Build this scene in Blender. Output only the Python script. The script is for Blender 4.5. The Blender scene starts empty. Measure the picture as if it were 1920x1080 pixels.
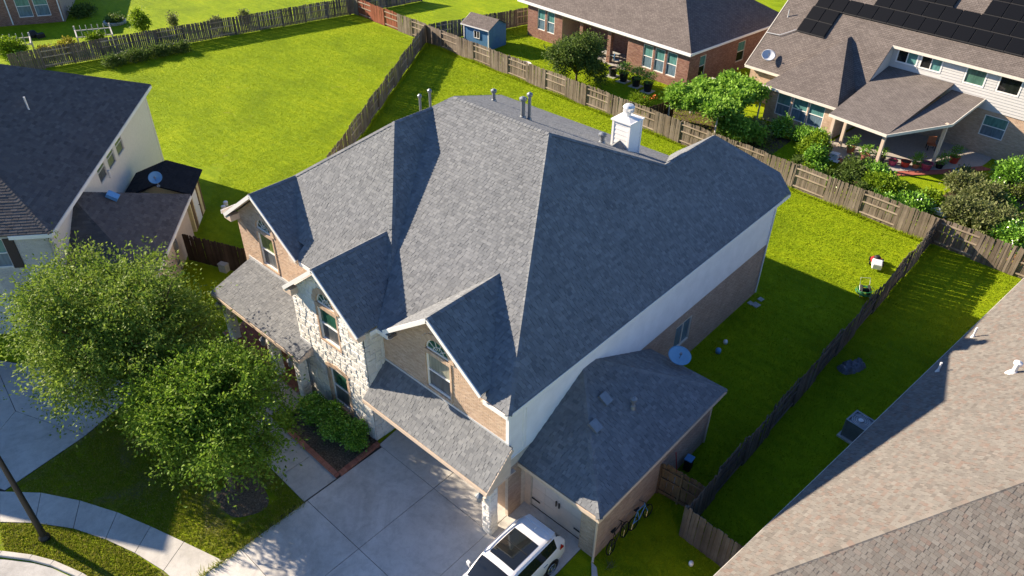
import bpy, math, random
import numpy as np
from mathutils import Vector, Matrix
random.seed(7); rng = np.random.default_rng(7)
scene = bpy.context.scene
COL = scene.collection
R = math.radians

# ------------------------------------------------------------------ camera
CAM = Vector((0, 0, 25.0))
HEAD, PITCH, ROLL, FPX = R(41.9), R(36.2), R(0.67), 1415.0
fw = Vector((-math.sin(HEAD)*math.cos(PITCH), math.cos(HEAD)*math.cos(PITCH), -math.sin(PITCH)))
rt = fw.cross(Vector((0, 0, 1))).normalized(); up = rt.cross(fw)
rt2 = rt*math.cos(ROLL)+up*math.sin(ROLL); up2 = -rt*math.sin(ROLL)+up*math.cos(ROLL)
cd = bpy.data.cameras.new('camera'); cam = bpy.data.objects.new('camera', cd); COL.objects.link(cam)
cd.sensor_width = 36; cd.lens = FPX*36/1920; cd.clip_end = 2000
m = Matrix((rt2, up2, -fw)).transposed().to_4x4(); m.translation = CAM
cam.matrix_world = m
scene.camera = cam

# ------------------------------------------------------------------ light
SUN_EL, SH_AZ = R(23.6), R(15.5)          # shadows run 15.5 degrees off +X
world = bpy.data.worlds.new('World'); scene.world = world; world.use_nodes = True
wn = world.node_tree; bg = wn.nodes['Background']
sky = wn.nodes.new('ShaderNodeTexSky'); sky.sky_type = 'NISHITA'; sky.sun_disc = False
sky.sun_elevation = SUN_EL
tosun = Vector((-math.cos(SH_AZ)*math.cos(SUN_EL), -math.sin(SH_AZ)*math.cos(SUN_EL), math.sin(SUN_EL)))
sky.sun_rotation = math.atan2(tosun.x, tosun.y)
sky.air_density = 1.0; sky.dust_density = 0.15; sky.ozone_density = 4.0
tint = wn.nodes.new('ShaderNodeMix'); tint.data_type = 'RGBA'; tint.blend_type = 'MULTIPLY'; tint.inputs[0].default_value = 1
tint.inputs[7].default_value = (.9, .97, 1.13, 1); wn.links.new(sky.outputs[0], tint.inputs[6])
wn.links.new(tint.outputs[2], bg.inputs[0]); bg.inputs[1].default_value = 0.063
sd = bpy.data.lights.new('sun', 'SUN'); sd.energy = 5.0; sd.angle = R(0.5); sd.color = (1.0, 0.845, 0.65)
sun = bpy.data.objects.new('sun', sd); COL.objects.link(sun)
sun.rotation_euler = (-tosun).to_track_quat('-Z', 'Y').to_euler(); sun.location = (-60, -20, 60)
scene.view_settings.view_transform = 'Standard'; scene.view_settings.look = 'None'
scene.view_settings.exposure = 1.4; scene.view_settings.gamma = 1.0
scene.view_settings.use_curve_mapping = False
scene.cycles.max_bounces = 6; scene.cycles.diffuse_bounces = 3; scene.cycles.transparent_max_bounces = 8
scene.cycles.glossy_bounces = 3; scene.cycles.transmission_bounces = 4

# ------------------------------------------------------------------ materials
MATS = {}
class NT:
    def __init__(s, name):
        s.m = bpy.data.materials.new(name); s.m.use_nodes = True; MATS[name] = s.m
        s.t = s.m.node_tree; s.b = s.t.nodes['Principled BSDF']; s.out = s.t.nodes['Material Output']
    def n(s, typ, **k):
        x = s.t.nodes.new('ShaderNode'+typ)
        for a, v in k.items(): setattr(x, a, v)
        return x
    def l(s, a, b): s.t.links.new(a, b)
    def noise(s, scale, detail=4, rough=.55, vec=None, dist=0):
        x = s.n('TexNoise'); x.inputs['Scale'].default_value = scale; x.inputs['Detail'].default_value = detail
        x.inputs['Roughness'].default_value = rough; x.inputs['Distortion'].default_value = dist
        if vec is not None: s.l(vec, x.inputs['Vector'])
        return x.outputs['Fac']
    def mapping(s, scale=(1, 1, 1), rot=(0, 0, 0), src='Object'):
        if src == 'pos': o = s.n('NewGeometry').outputs['Position']
        else: o = s.n('TexCoord').outputs[src]
        x = s.n('Mapping'); x.inputs['Scale'].default_value = scale; x.inputs['Rotation'].default_value = rot
        s.l(o, x.inputs['Vector']); return x.outputs[0]
    def ramp(s, fac, stops, interp='LINEAR'):
        x = s.n('ValToRGB'); e = x.color_ramp; e.interpolation = interp
        while len(e.elements) < len(stops): e.elements.new(.5)
        for el, (p, c) in zip(e.elements, stops): el.position = p; el.color = (*c, 1)
        s.l(fac, x.inputs[0]); return x.outputs[0]
    def rand(s):
        g = s.n('NewGeometry').outputs['Random Per Island']; o = s.n('ObjectInfo').outputs['Random']
        a = s.n('Math', operation='ADD'); s.l(g, a.inputs[0]); s.l(o, a.inputs[1])
        f = s.n('Math', operation='FRACT'); s.l(a.outputs[0], f.inputs[0]); return f.outputs[0]
    def mix(s, a, b, fac, mode='MIX'):
        x = s.n('Mix', data_type='RGBA', blend_type=mode)
        for i, v in ((6, a), (7, b)):
            if isinstance(v, tuple): x.inputs[i].default_value = (*v, 1)
            else: s.l(v, x.inputs[i])
        if isinstance(fac, (int, float)): x.inputs[0].default_value = fac
        else: s.l(fac, x.inputs[0])
        return x.outputs[2]
    def bump(s, h, strength=.4, dist=.02):
        x = s.n('Bump'); x.inputs['Strength'].default_value = strength; x.inputs['Distance'].default_value = dist
        s.l(h, x.inputs['Height']); s.l(x.outputs[0], s.b.inputs['Normal'])
    def fin(s, col=None, rough=.8, spec=.3, metal=0):
        if col is not None:
            if isinstance(col, tuple): s.b.inputs['Base Color'].default_value = (*col, 1)
            else: s.l(col, s.b.inputs['Base Color'])
        if isinstance(rough, (int, float)): s.b.inputs['Roughness'].default_value = rough
        else: s.l(rough, s.b.inputs['Roughness'])
        s.b.inputs['Specular IOR Level'].default_value = spec; s.b.inputs['Metallic'].default_value = metal
        return s.m
def sc(c, k): return tuple(min(1, x*k) for x in c)
def plain(name, c, rough=.6, spec=.3, metal=0, var=.12, scale=6, bump=.0):
    t = NT(name); f = t.noise(scale, 5, .6, t.mapping(src='Object'))
    t.fin(t.ramp(f, [(.3, sc(c, 1-var)), (.7, sc(c, 1+var))]), rough, spec, metal)
    if bump: t.bump(t.noise(scale*8, 4, .6, t.mapping()), bump, .01)
    return t.m
def shingle(name, stops, big=.12, grain=.25):
    t = NT(name); r = t.rand()
    c = t.ramp(r, [(i/(len(stops)-1), s) for i, s in enumerate(stops)])
    pos = t.mapping(src='pos')
    g = t.ramp(t.noise(55, 3, .7, pos), [(.25, (1-grain,)*3), (.75, (1+grain*.5,)*3)])
    c = t.mix(c, g, 1.0, 'MULTIPLY')
    b = t.ramp(t.noise(.55, 4, .6, pos), [(.3, (1-big,)*3), (.7, (1.0,)*3)])
    c = t.mix(c, b, 1.0, 'MULTIPLY')
    t.fin(c, .95, .15); t.bump(t.noise(140, 2, .6, pos), .5, .006); return t.m
def brick(name, stops):
    t = NT(name); r = t.rand(); pos = t.mapping(src='pos')
    c = t.ramp(r, [(i/(len(stops)-1), s) for i, s in enumerate(stops)])
    g = t.ramp(t.noise(30, 4, .65, pos), [(.3, (.8,)*3), (.7, (1.05,)*3)])
    c = t.mix(c, g, 1.0, 'MULTIPLY')
    st = t.ramp(t.noise(.8, 5, .6, pos), [(.35, (.84,)*3), (.65, (1.0,)*3)])
    t.fin(t.mix(c, st, 1.0, 'MULTIPLY'), .9, .2); t.bump(t.noise(60, 3, .6, pos), .4, .006); return t.m
def wood(name, stops, streak=.3):
    t = NT(name); r = t.rand()
    c = t.ramp(r, [(i/(len(stops)-1), s) for i, s in enumerate(stops)])
    v = t.mapping((14, 14, 1.1), src='pos')
    g = t.ramp(t.noise(3.0, 5, .7, v), [(.3, (1-streak,)*3), (.7, (1.12,)*3)])
    c = t.mix(c, g, 1.0, 'MULTIPLY')
    b = t.ramp(t.noise(.9, 4, .6, t.mapping(src='pos')), [(.35, (.72, .7, .66)), (.65, (1.05,)*3)])
    t.fin(t.mix(c, b, 1.0, 'MULTIPLY'), .9, .15); t.bump(t.noise(4, 4, .6, v), .5, .008); return t.m
def leaf(name, stops, trans=.35, rough=.6, spec=.15):
    t = NT(name); r = t.rand()
    c = t.ramp(r, [(i/(len(stops)-1), s) for i, s in enumerate(stops)])
    t.fin(c, rough, spec)
    tr = t.n('BsdfTranslucent'); t.l(t.mix(c, (1.0, 1.0, .35), .25, 'MULTIPLY'), tr.inputs[0])
    mx = t.n('MixShader'); mx.inputs[0].default_value = trans
    t.l(t.b.outputs[0], mx.inputs[1]); t.l(tr.outputs[0], mx.inputs[2]); t.l(mx.outputs[0], t.out.inputs[0]); return t.m
def concrete(name, a, b, stain):
    t = NT(name); pos = t.mapping(src='pos')
    c = t.ramp(t.noise(.7, 6, .62, pos), [(.3, a), (.7, b)])
    s2 = t.ramp(t.noise(.32, 6, .7, pos, .8), [(.34, sc(stain, .9)), (.56, (1, 1, 1))])
    sp = t.ramp(t.noise(2.6, 7, .75, pos, .5), [(.3, (.8,)*3), (.55, (1,)*3)]); c = t.mix(c, sp, 1.0, 'MULTIPLY')
    c = t.mix(c, s2, 1.0, 'MULTIPLY')
    g = t.ramp(t.noise(42, 3, .7, pos), [(.3, (.9,)*3), (.7, (1.05,)*3)])
    c = t.mix(c, g, 1.0, 'MULTIPLY')
    o = t.n('ObjectInfo').outputs['Random']
    c = t.mix(c, t.ramp(o, [(0, (.93,)*3), (1, (1.03,)*3)]), 1.0, 'MULTIPLY')
    t.fin(c, .85, .25); t.bump(t.noise(90, 3, .6, pos), .35, .004); return t.m
def grassmat(name='lawn', k=(1, 1, 1), dryk=.4, d0=.62):
    t = NT(name); pos = t.mapping(src='pos')
    n1 = t.noise(.22, 5, .6, pos, .4); n2 = t.noise(2.2, 5, .65, pos); n3 = t.noise(26, 4, .7, pos)
    c = t.ramp(n1, [(.3, (.21, .3, .007)), (.52, (.295, .4, .007)), (.72, (.37, .45, .01))])
    mow = t.noise(1.0, 3, .5, t.mapping((.25, 2.2, 1), (0, 0, R(-8)), 'pos'))
    c = t.mix(c, t.ramp(mow, [(.35, (.86, .9, .8)), (.62, (1.06, 1.04, 1))]), 1.0, 'MULTIPLY')
    c = t.mix(c, t.ramp(n2, [(.3, (.75, .82, .7)), (.7, (1.12, 1.06, 1))]), 1.0, 'MULTIPLY')
    c = t.mix(c, t.ramp(n3, [(.25, (.5, .6, .45)), (.7, (1.2, 1.14, 1.1))]), 1.0, 'MULTIPLY')
    dry = t.ramp(t.noise(.5, 5, .7, pos, 1.0), [(d0, (0, 0, 0)), (d0+.14, (1, 1, 1))])
    c = t.mix(c, (.3, .25, .09), t.mix(dry, (dryk,)*3, 1.0, 'MULTIPLY')); c = t.mix(c, k, 1.0, 'MULTIPLY')
    t.fin(c, .9, .1); t.bump(t.noise(30, 5, .75, pos), 1.0, .07); return t.m
def panemat(name, c, rough=.06):
    t = NT(name); pos = t.mapping((3, 3, .6), src='pos')
    t.fin(t.ramp(t.noise(2, 3, .5, pos), [(.35, sc(c, .75)), (.65, sc(c, 1.15))]), rough, .6); return t.m
def soilmat(name, a, b, c):
    t = NT(name); pos = t.mapping(src='pos')
    t.fin(t.ramp(t.noise(14, 6, .75, pos), [(.3, a), (.5, b), (.72, c)]), .95, .1); t.bump(t.noise(22, 6, .75, pos), 1.0, .08); return t.m

shingle('shingle_grey', [(.165, .174, .186), (.24, .25, .26), (.195, .205, .217), (.265, .275, .284), (.218, .228, .239), (.18, .19, .202)])
shingle('shingle_brown', [(.1, .092, .09), (.155, .14, .134), (.12, .11, .107), (.175, .158, .15)])
shingle('shingle_beige', [(0.196, 0.183, 0.164), (0.234, 0.218, 0.196), (0.209, 0.194, 0.174), (0.162, 0.147, 0.133), (0.223, 0.208, 0.187), (0.211, 0.163, 0.139), (0.247, 0.231, 0.208), (0.194, 0.18, 0.164), (0.203, 0.172, 0.15), (0.228, 0.212, 0.191), (0.18, 0.167, 0.152)], grain=.3)
shingle('shingle_far', [(.15, .128, .118), (.19, .165, .15), (.17, .145, .135)])
plain('shingle_shadow_band', (.1, .105, .112), .95, .1); shingle('shingle_black', [(.02, .021, .024), (.03, .031, .035)])
def farroof(name, a, b):
    t = NT(name); pos = t.mapping(src='pos')
    br = t.n('TexBrick'); br.inputs['Scale'].default_value = 1
    v = t.mapping((1, 1, 1), src='UV'); t.l(v, br.inputs['Vector'])
    br.inputs['Color1'].default_value = (*a, 1); br.inputs['Color2'].default_value = (*b, 1)
    br.inputs['Mortar'].default_value = (*sc(a, .55), 1); br.inputs['Mortar Size'].default_value = .012
    br.inputs['Brick Width'].default_value = .3; br.inputs['Row Height'].default_value = .145; br.inputs['Bias'].default_value = 0
    c = t.mix(br.outputs[0], t.ramp(t.noise(1.2, 5, .65, pos), [(.3, (.82,)*3), (.7, (1.08,)*3)]), 1.0, 'MULTIPLY')
    c = t.mix(c, t.ramp(t.noise(18, 3, .7, pos), [(.3, (.8,)*3), (.7, (1.1,)*3)]), 1.0, 'MULTIPLY')
    t.fin(c, .95, .15); t.bump(br.outputs['Fac'], .5, .02); return t.m
farroof('roof_far_brown', (.15, .128, .118), (.2, .172, .158))
farroof('roof_far_shaded', (.13, .112, .105), (.17, .148, .138))  # copy of the brown roof with the shade of the right slope put into its colour
farroof('roof_far_light', (.17, .148, .138), (.215, .19, .175))
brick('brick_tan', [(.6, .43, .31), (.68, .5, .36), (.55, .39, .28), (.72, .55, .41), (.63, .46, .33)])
brick('brick_tan_shaded', [(.46, .34, .26), (.53, .39, .3), (.42, .31, .24), (.56, .43, .33)])  # darker copy of the tan brick, shade of the side walls put into the colour
brick('brick_red', [(.27, .14, .105), (.33, .18, .135), (.23, .12, .095), (.38, .23, .175), (.28, .15, .12)])
brick('brick_edging', [(.42, .17, .11), (.5, .22, .15), (.36, .14, .1)])
brick('brick_white', [(.6, .58, .55), (.7, .68, .65), (.64, .62, .6)])
plain('mortar', (.6, .52, .43), .9, .1); plain('mortar_red', (.42, .32, .26), .9, .1); plain('mortar_grey', (.66, .63, .57), .9, .1)
t = NT('limestone'); pos = t.mapping(src='pos')
c = t.ramp(t.rand(), [(0, (.72, .69, .63)), (.5, (.84, .82, .77)), (1, (.78, .74, .67))])
c = t.mix(c, t.ramp(t.noise(8, 7, .8, pos, 1.2), [(.36, (.2, .19, .18)), (.43, (1, 1, 1))]), .75, 'MULTIPLY')
t.fin(c, .9, .15); t.bump(t.noise(9, 6, .7, pos, .5), 1.0, .06)
plain('white_paint', (.84, .83, .81), .5, .3, var=.03); plain('siding_white', (.83, .82, .81), .6, .25, var=.06, scale=1.5)
plain('siding_far', (.55, .545, .535), .6, .25, var=.05); plain('siding_cream', (.74, .7, .63), .6, .25, var=.05); plain('trim_peach', (.66, .53, .42), .6, .25, var=.06)
plain('trim_cream', (.72, .68, .6), .55, .3, var=.05); plain('door_beige', (.74, .66, .58), .5, .3, var=.04)
plain('shed_yellow', (.72, .6, .32), .6, .25, var=.05); plain('shed_blue', (.08, .2, .38), .55, .3, var=.08)
plain('stucco_peach', (.6, .48, .38), .8, .2, var=.06, bump=.3)
plain('metal_grey', (.27, .29, .31), .45, .5, .6); plain('metal_light', (.7, .71, .72), .4, .5, .3, var=.05); plain('black_iron', (.015, .015, .016), .5, .4)
plain('flashing', (.75, .76, .78), .35, .5, .4, var=.08); plain('plastic_black', (.02, .02, .022), .6, .3); plain('shutter_brown', (.06, .045, .045), .6, .3)
plain('pvc_white', (.8, .8, .79), .5, .4, var=.03); plain('blue_plastic', (.12, .32, .6), .45, .4, var=.1); plain('red_plastic', (.5, .03, .03), .4, .4)
plain('magenta_pot', (.42, .06, .13), .5, .4); plain('dish_blue', (.2, .4, .58), .45, .4, var=.05); plain('terracotta', (.45, .17, .08), .8, .2); plain('red_pot', (.55, .05, .03), .45, .4); plain('dish_grey', (.62, .64, .66), .5, .35, var=.05)
plain('tarp', (.14, .15, .18), .6, .3, var=.4, scale=4); plain('wood_white', (.62, .58, .52), .8, .2); plain('bark', (.12, .09, .065), .95, .1, var=.4, scale=9, bump=.8)
plain('hose_green', (.02, .2, .07), .5, .4); plain('paver', (.42, .42, .4), .9, .2, var=.15); plain('dark_void', (.02, .018, .016), .9, .1)
plain('patio_slab', (.42, .38, .34), .8, .2, var=.12); plain('red_paving', (.38, .12, .09), .85, .2, var=.15); plain('gravel_red', (.33, .17, .1), .95, .1, var=.25, scale=14, bump=.5)
plain('flower_orange', (.8, .18, .04), .6, .2)
wood('fence_grey', [(.2, .165, .13), (.27, .225, .18), (.16, .13, .1), (.3, .25, .2), (.22, .175, .13)])
wood('fence_brown', [(.2, .13, .08), (.26, .17, .1), (.16, .1, .065), (.28, .2, .13)])
wood('fence_dark', [(.15, .13, .112), (.2, .172, .148), (.115, .098, .084), (.23, .2, .172)])
wood('fence_red', [(.3, .1, .055), (.34, .12, .07), (.26, .09, .05)], .15)
wood('fence_chocolate', [(.085, .055, .04), (.11, .07, .05), (.07, .045, .032), (.13, .085, .06)])
wood('rail_wood', [(.42, .34, .26), (.48, .4, .31), (.36, .29, .22)])
leaf('leaf_elm', [(.1, .17, .025), (.19, .29, .04), (.14, .22, .03), (.3, .39, .07), (.075, .12, .016)])
leaf('leaf_bright', [(0.09, 0.166, 0.02), (0.169, 0.293, 0.029), (0.127, 0.226, 0.023), (0.285, 0.408, 0.05), (0.063, 0.11, 0.014)])
leaf('leaf_hedge', [(0.106, 0.232, 0.026), (0.169, 0.359, 0.037), (0.254, 0.465, 0.054), (0.085, 0.169, 0.021)], .15, .25, .5)
leaf('leaf_dark', [(0.062, 0.105, 0.024), (0.105, 0.167, 0.035), (0.158, 0.228, 0.053), (0.045, 0.078, 0.018)])
leaf('leaf_lime', [(.16, .26, .015), (.22, .34, .02), (.12, .2, .012), (.28, .38, .03)])
leaf('leaf_grape', [(0.15, 0.3, 0.03), (0.24, 0.42, 0.053), (0.33, 0.54, 0.09), (0.12, 0.225, 0.022)])
leaf('leaf_dull', [(0.144, 0.18, 0.06), (0.216, 0.24, 0.096), (0.108, 0.144, 0.036), (0.288, 0.288, 0.144)])
leaf('leaf_yellow', [(.3, .28, .03), (.24, .26, .02), (.36, .3, .06), (.2, .2, .02)])
concrete('concrete_drive', (.6, .575, .53), (.72, .69, .64), (.8, .785, .76)); concrete('concrete_walk', (.52, .5, .46), (.63, .605, .56), (.86, .85, .83))
concrete('concrete_nb', (.5, .49, .47), (.6, .585, .56), (.82, .82, .82)); plain('joint', (.07, .062, .054), .95, .1)
grassmat(); grassmat('lawn_dry', (.85, .82, 1.5), .75, .5)
soilmat('mulch', (.05, .038, .028), (.15, .115, .08), (.38, .3, .21)); soilmat('garden_soil', (.07, .05, .035), (.13, .09, .06), (.2, .14, .09))
panemat('pane_green', (.03, .11, .075)); panemat('pane_screen', (.1, .115, .13), .3); panemat('pane_teal', (.1, .25, .24), .2); panemat('pane_dark', (.012, .014, .016)); panemat('pane_shade', (.3, .3, .24), .2)
panemat('pane_curtain', (.07, .16, .12), .15); panemat('pane_bluegrey', (.13, .2, .26), .25); panemat('pane_painted_reflect', (.16, .22, .06), .15)  # last pane: a green reflection painted into the base colour
t = NT('car_paint'); t.fin((.8, .8, .8), .25, .5); t.b.inputs['Coat Weight'].default_value = 1; t.b.inputs['Coat Roughness'].default_value = .03
t = NT('car_glass'); t.fin((.012, .014, .016), .03, .8)
t = NT('chrome'); t.fin((.7, .7, .72), .2, .5, .9)
t = NT('tail_red'); t.fin((.4, .008, .01), .15, .6)
t = NT('solar'); t.fin((.006, .007, .01), .55, .08)
plain('rubber', (.012, .012, .013), .8, .2); plain('sticker_white', (.85, .85, .85), .5, .3, var=.02)

# ------------------------------------------------------------------ mesh helpers
def v3(p): return Vector(p)
class MB:
    def __init__(s): s.V = []; s.F = []; s.UV = None
    def add(s, vs, fs):
        o = len(s.V); s.V.extend([tuple(v) for v in vs]); s.F.extend([tuple(i+o for i in f) for f in fs]); return s
    def poly(s, pts): return s.add(pts, [tuple(range(len(pts)))])
    def box(s, a, b):
        x0, y0, z0 = a; x1, y1, z1 = b
        return s.add([(x0, y0, z0), (x1, y0, z0), (x1, y1, z0), (x0, y1, z0), (x0, y0, z1), (x1, y0, z1), (x1, y1, z1), (x0, y1, z1)],
                     [(3, 2, 1, 0), (4, 5, 6, 7), (0, 1, 5, 4), (1, 2, 6, 5), (2, 3, 7, 6), (3, 0, 4, 7)])
    def bar(s, p, q, w, h, upv=(0, 0, 1)):
        p, q = v3(p), v3(q); d = (q-p).normalized(); u = d.cross(v3(upv))
        if u.length < 1e-5: u = d.cross(Vector((1, 0, 0)))
        u.normalize(); n = u.cross(d); vs = []
        for c in (p, q):
            for a, b in ((-1, -1), (1, -1), (1, 1), (-1, 1)): vs.append(c+u*(a*w/2)+n*(b*h/2))
        return s.add(vs, [(3, 2, 1, 0), (4, 5, 6, 7), (0, 1, 5, 4), (1, 2, 6, 5), (2, 3, 7, 6), (3, 0, 4, 7)])
    def prism(s, pts, vec):
        n = len(pts); vec = v3(vec); vs = [v3(p) for p in pts]+[v3(p)+vec for p in pts]
        fs = [tuple(reversed(range(n))), tuple(range(n, 2*n))]+[(i, (i+1) % n, n+(i+1) % n, n+i) for i in range(n)]
        return s.add(vs, fs)
    def tube(s, pts, r, n=8, cap=True):
        pts = [v3(p) for p in pts]; rs = r if isinstance(r, (list, tuple)) else [r]*len(pts); vs = []; fs = []
        ref = Vector((.3, .5, .81))
        for i, p in enumerate(pts):
            d = (pts[min(i+1, len(pts)-1)]-pts[max(i-1, 0)]).normalized()
            u = d.cross(ref)
            if u.length < .05: u = d.cross(Vector((1, 0, 0)))
            u.normalize(); w = d.cross(u)
            for k in range(n):
                a = 2*math.pi*k/n; vs.append(p+(u*math.cos(a)+w*math.sin(a))*rs[i])
        for i in range(len(pts)-1):
            for k in range(n): fs.append((i*n+k, i*n+(k+1) % n, (i+1)*n+(k+1) % n, (i+1)*n+k))
        if cap: fs.append(tuple(reversed(range(n)))); fs.append(tuple(range((len(pts)-1)*n, len(pts)*n)))
        return s.add(vs, fs)
    def lathe(s, prof, c=(0, 0, 0), n=16, axis=(0, 0, 1), cap=True):
        ax = v3(axis).normalized(); u = ax.cross(Vector((.31, .9, .12))).normalized(); w = ax.cross(u); c = v3(c); vs = []; fs = []
        for r, z in prof:
            for k in range(n):
                a = 2*math.pi*k/n; vs.append(c+ax*z+(u*math.cos(a)+w*math.sin(a))*r)
        for i in range(len(prof)-1):
            for k in range(n): fs.append((i*n+k, i*n+(k+1) % n, (i+1)*n+(k+1) % n, (i+1)*n+k))
        if cap: fs.append(tuple(reversed(range(n)))); fs.append(tuple(range((len(prof)-1)*n, len(prof)*n)))
        return s.add(vs, fs)
    def torus(s, c, Rr, r, axis=(0, 0, 1), n=24, k=8):
        ax = v3(axis).normalized(); u = ax.cross(Vector((.31, .9, .12))).normalized(); w = ax.cross(u); c = v3(c); vs = []; fs = []
        for i in range(n):
            a = 2*math.pi*i/n; d = u*math.cos(a)+w*math.sin(a)
            for j in range(k):
                b = 2*math.pi*j/k; vs.append(c+d*(Rr+r*math.cos(b))+ax*(r*math.sin(b)))
        for i in range(n):
            for j in range(k): fs.append((i*k+j, ((i+1) % n)*k+j, ((i+1) % n)*k+(j+1) % k, i*k+(j+1) % k))
        return s.add(vs, fs)
    def build(s, name, mat, parent=None, smooth=False, bevel=0):
        me = bpy.data.meshes.new(name); me.from_pydata(s.V, [], s.F); me.update()
        me.materials.append(MATS[mat])
        if smooth: me.polygons.foreach_set('use_smooth', [True]*len(me.polygons))
        o = bpy.data.objects.new(name, me); COL.objects.link(o)
        if parent is not None: put(o, parent)
        if bevel:
            md = o.modifiers.new('bevel', 'BEVEL'); md.width = bevel; md.segments = 2; md.limit_method = 'ANGLE'
        return o
WORLD = {}                                   # roots whose parts are given in world coordinates
def put(o, parent):
    o.parent = parent
    r = WORLD.get(parent.name)
    if r is not None: o.matrix_parent_inverse = r; 
def tag(o, label, cat, group=None):
    o['label'] = label; o['category'] = cat
    if group: o['group'] = group
    return o
def struct(o): o['kind'] = 'structure'; return o
def stuff(o): o['kind'] = 'stuff'; return o
def thing(name, label, cat, loc=(0, 0, 0), rotz=0, group=None, world=False):
    o = bpy.data.objects.new(name, None); COL.objects.link(o); o.location = loc; o.rotation_euler = (0, 0, rotz); o.empty_display_size = .3
    if world: WORLD[o.name] = Matrix.Translation(-v3(loc))
    return tag(o, label, cat, group)
def link_copy(src, parent=None):
    c = src.copy(); COL.objects.link(c)
    if parent is not None: c.parent = parent
    return c
def copy_tree(root, loc, rotz, label, group=None):
    r = link_copy(root); r.location = loc; r.rotation_euler = (0, 0, rotz); r['label'] = label
    if group: r['group'] = group
    for ch in list(root.children):
        c = link_copy(ch, r)
        for g in list(ch.children): link_copy(g, c)
    return r
def fastmesh(name, V, F4, mat, parent=None):
    """V: (n,3) array, F4: (m,4) int array of quads"""
    me = bpy.data.meshes.new(name); me.vertices.add(len(V)); me.vertices.foreach_set('co', np.asarray(V, np.float32).ravel())
    k = F4.shape[1]; me.loops.add(len(F4)*k); me.loops.foreach_set('vertex_index', np.asarray(F4, np.int32).ravel())
    me.polygons.add(len(F4)); me.polygons.foreach_set('loop_start', np.arange(0, len(F4)*k, k, dtype=np.int32))
    me.polygons.foreach_set('loop_total', np.full(len(F4), k, np.int32)); me.update(calc_edges=True); me.materials.append(MATS[mat])
    o = bpy.data.objects.new(name, me); COL.objects.link(o)
    if parent is not None: put(o, parent)
    return o

def clip_poly(P, Q):
    """clip polygon P (list of uv) by convex ccw polygon Q"""
    out = P
    for i in range(len(Q)):
        ax, ay = Q[i]; bx, by = Q[(i+1) % len(Q)]; ex, ey = bx-ax, by-ay; inp = out; out = []
        if not inp: return []
        for j in range(len(inp)):
            p, q = inp[j], inp[(j+1) % len(inp)]
            dp = ex*(p[1]-ay)-ey*(p[0]-ax); dq = ex*(q[1]-ay)-ey*(q[0]-ax)
            if dp >= -1e-9: out.append(p)
            if (dp > 1e-9 and dq < -1e-9) or (dp < -1e-9 and dq > 1e-9):
                t = dp/(dp-dq); out.append((p[0]+(q[0]-p[0])*t, p[1]+(q[1]-p[1])*t))
    return out
def area2(P):
    return .5*abs(sum(P[i][0]*P[(i+1) % len(P)][1]-P[(i+1) % len(P)][0]*P[i][1] for i in range(len(P))))
def frame(poly):
    """plane frame of a 3D roof polygon: origin, u along the eave, v up the slope, n"""
    P = [v3(p) for p in poly]; n = Vector((0, 0, 0))
    for i in range(len(P)): n += P[i].cross(P[(i+1) % len(P)])
    n.normalize()
    if n.z < 0: n = -n
    v = (Vector((0, 0, 1))-n*n.z).normalized(); u = v.cross(n)
    o = min(P, key=lambda p: p.z)
    uv = [((p-o).dot(u), (p-o).dot(v)) for p in P]
    a = sum(uv[i][0]*uv[(i+1) % len(uv)][1]-uv[(i+1) % len(uv)][0]*uv[i][1] for i in range(len(uv)))
    if a < 0: uv.reverse()
    return o, u, v, n, uv
def inside(p, Q):
    for i in range(len(Q)):
        ax, ay = Q[i]; bx, by = Q[(i+1) % len(Q)]
        if (bx-ax)*(p[1]-ay)-(by-ay)*(p[0]-ax) < 0: return False
    return True
def pieces_solid(o, u, v, n, uvp, h0, h1fun):
    k = len(uvp); vs = [o+u*a+v*b+n*h0 for a, b in uvp]+[o+u*a+v*b+n*h1fun(a, b) for a, b in uvp]
    fs = [tuple(range(k, 2*k))]+[(i, (i+1) % k, k+(i+1) % k, k+i) for i in range(k)]
    return vs, fs
def shingle_tabs(poly, expo=.145, wmin=.18, wmax=.42, thick=.016):
    o, u, v, n, Q = frame(poly); us = [q[0] for q in Q]; vs_ = [q[1] for q in Q]; tabs = []
    r = 0; v0 = min(vs_)-.02
    while v0 < max(vs_):
        a = min(us)-random.random()*wmax; v1 = v0+expo
        while a < max(us):
            w = random.uniform(wmin, wmax); gp = random.choice((.005, .008, .012, .02)); rect = [(a, v0), (a+w-gp, v0), (a+w-gp, v1+.01), (a, v1+.01)]
            th = thick*random.choice((.8, 1.0, 1.0, 1.2)); a += w
            if not all(inside(p, Q) for p in rect):
                rect = clip_poly(rect, Q)
                if len(rect) < 3 or area2(rect) < .0015: continue
            tabs.append(pieces_solid(o, u, v, n, rect, .0, lambda x, y, th=th, v0=v0: .004+th*max(.12, 1-(y-v0)/expo*.9)))
        v0 = v1
    return tabs
def place_pieces(tabs, name, mat, parent, limit=300, stuffname=None, vis=None):
    """nearest `limit` pieces become objects of their own, the rest one joined part"""
    def key(t):
        c = sum((v3(p) for p in t[0]), Vector())/len(t[0])
        rp = parent if parent.parent is None else parent.parent
        if WORLD.get(rp.name) is None:
            c = Matrix.LocRotScale(rp.location, rp.rotation_euler, None) @ c
        d = CAM-c; k = d.length
        q = c-CAM; z = q.dot(fw); x = q.dot(rt2)/z*FPX; y = q.dot(up2)/z*FPX
        if abs(x) > 960 or abs(y) > 540: k += 500
        return k
    order = sorted(range(len(tabs)), key=lambda i: key(tabs[i])) if limit else list(range(len(tabs)))
    for i in order[:limit]:
        b = MB(); b.add(*tabs[i]); b.build(name, mat, parent)
    rest = MB()
    for i in order[limit:]: rest.add(*tabs[i])
    if rest.F: return stuff(rest.build(stuffname or name+'_field', mat, parent))
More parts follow.
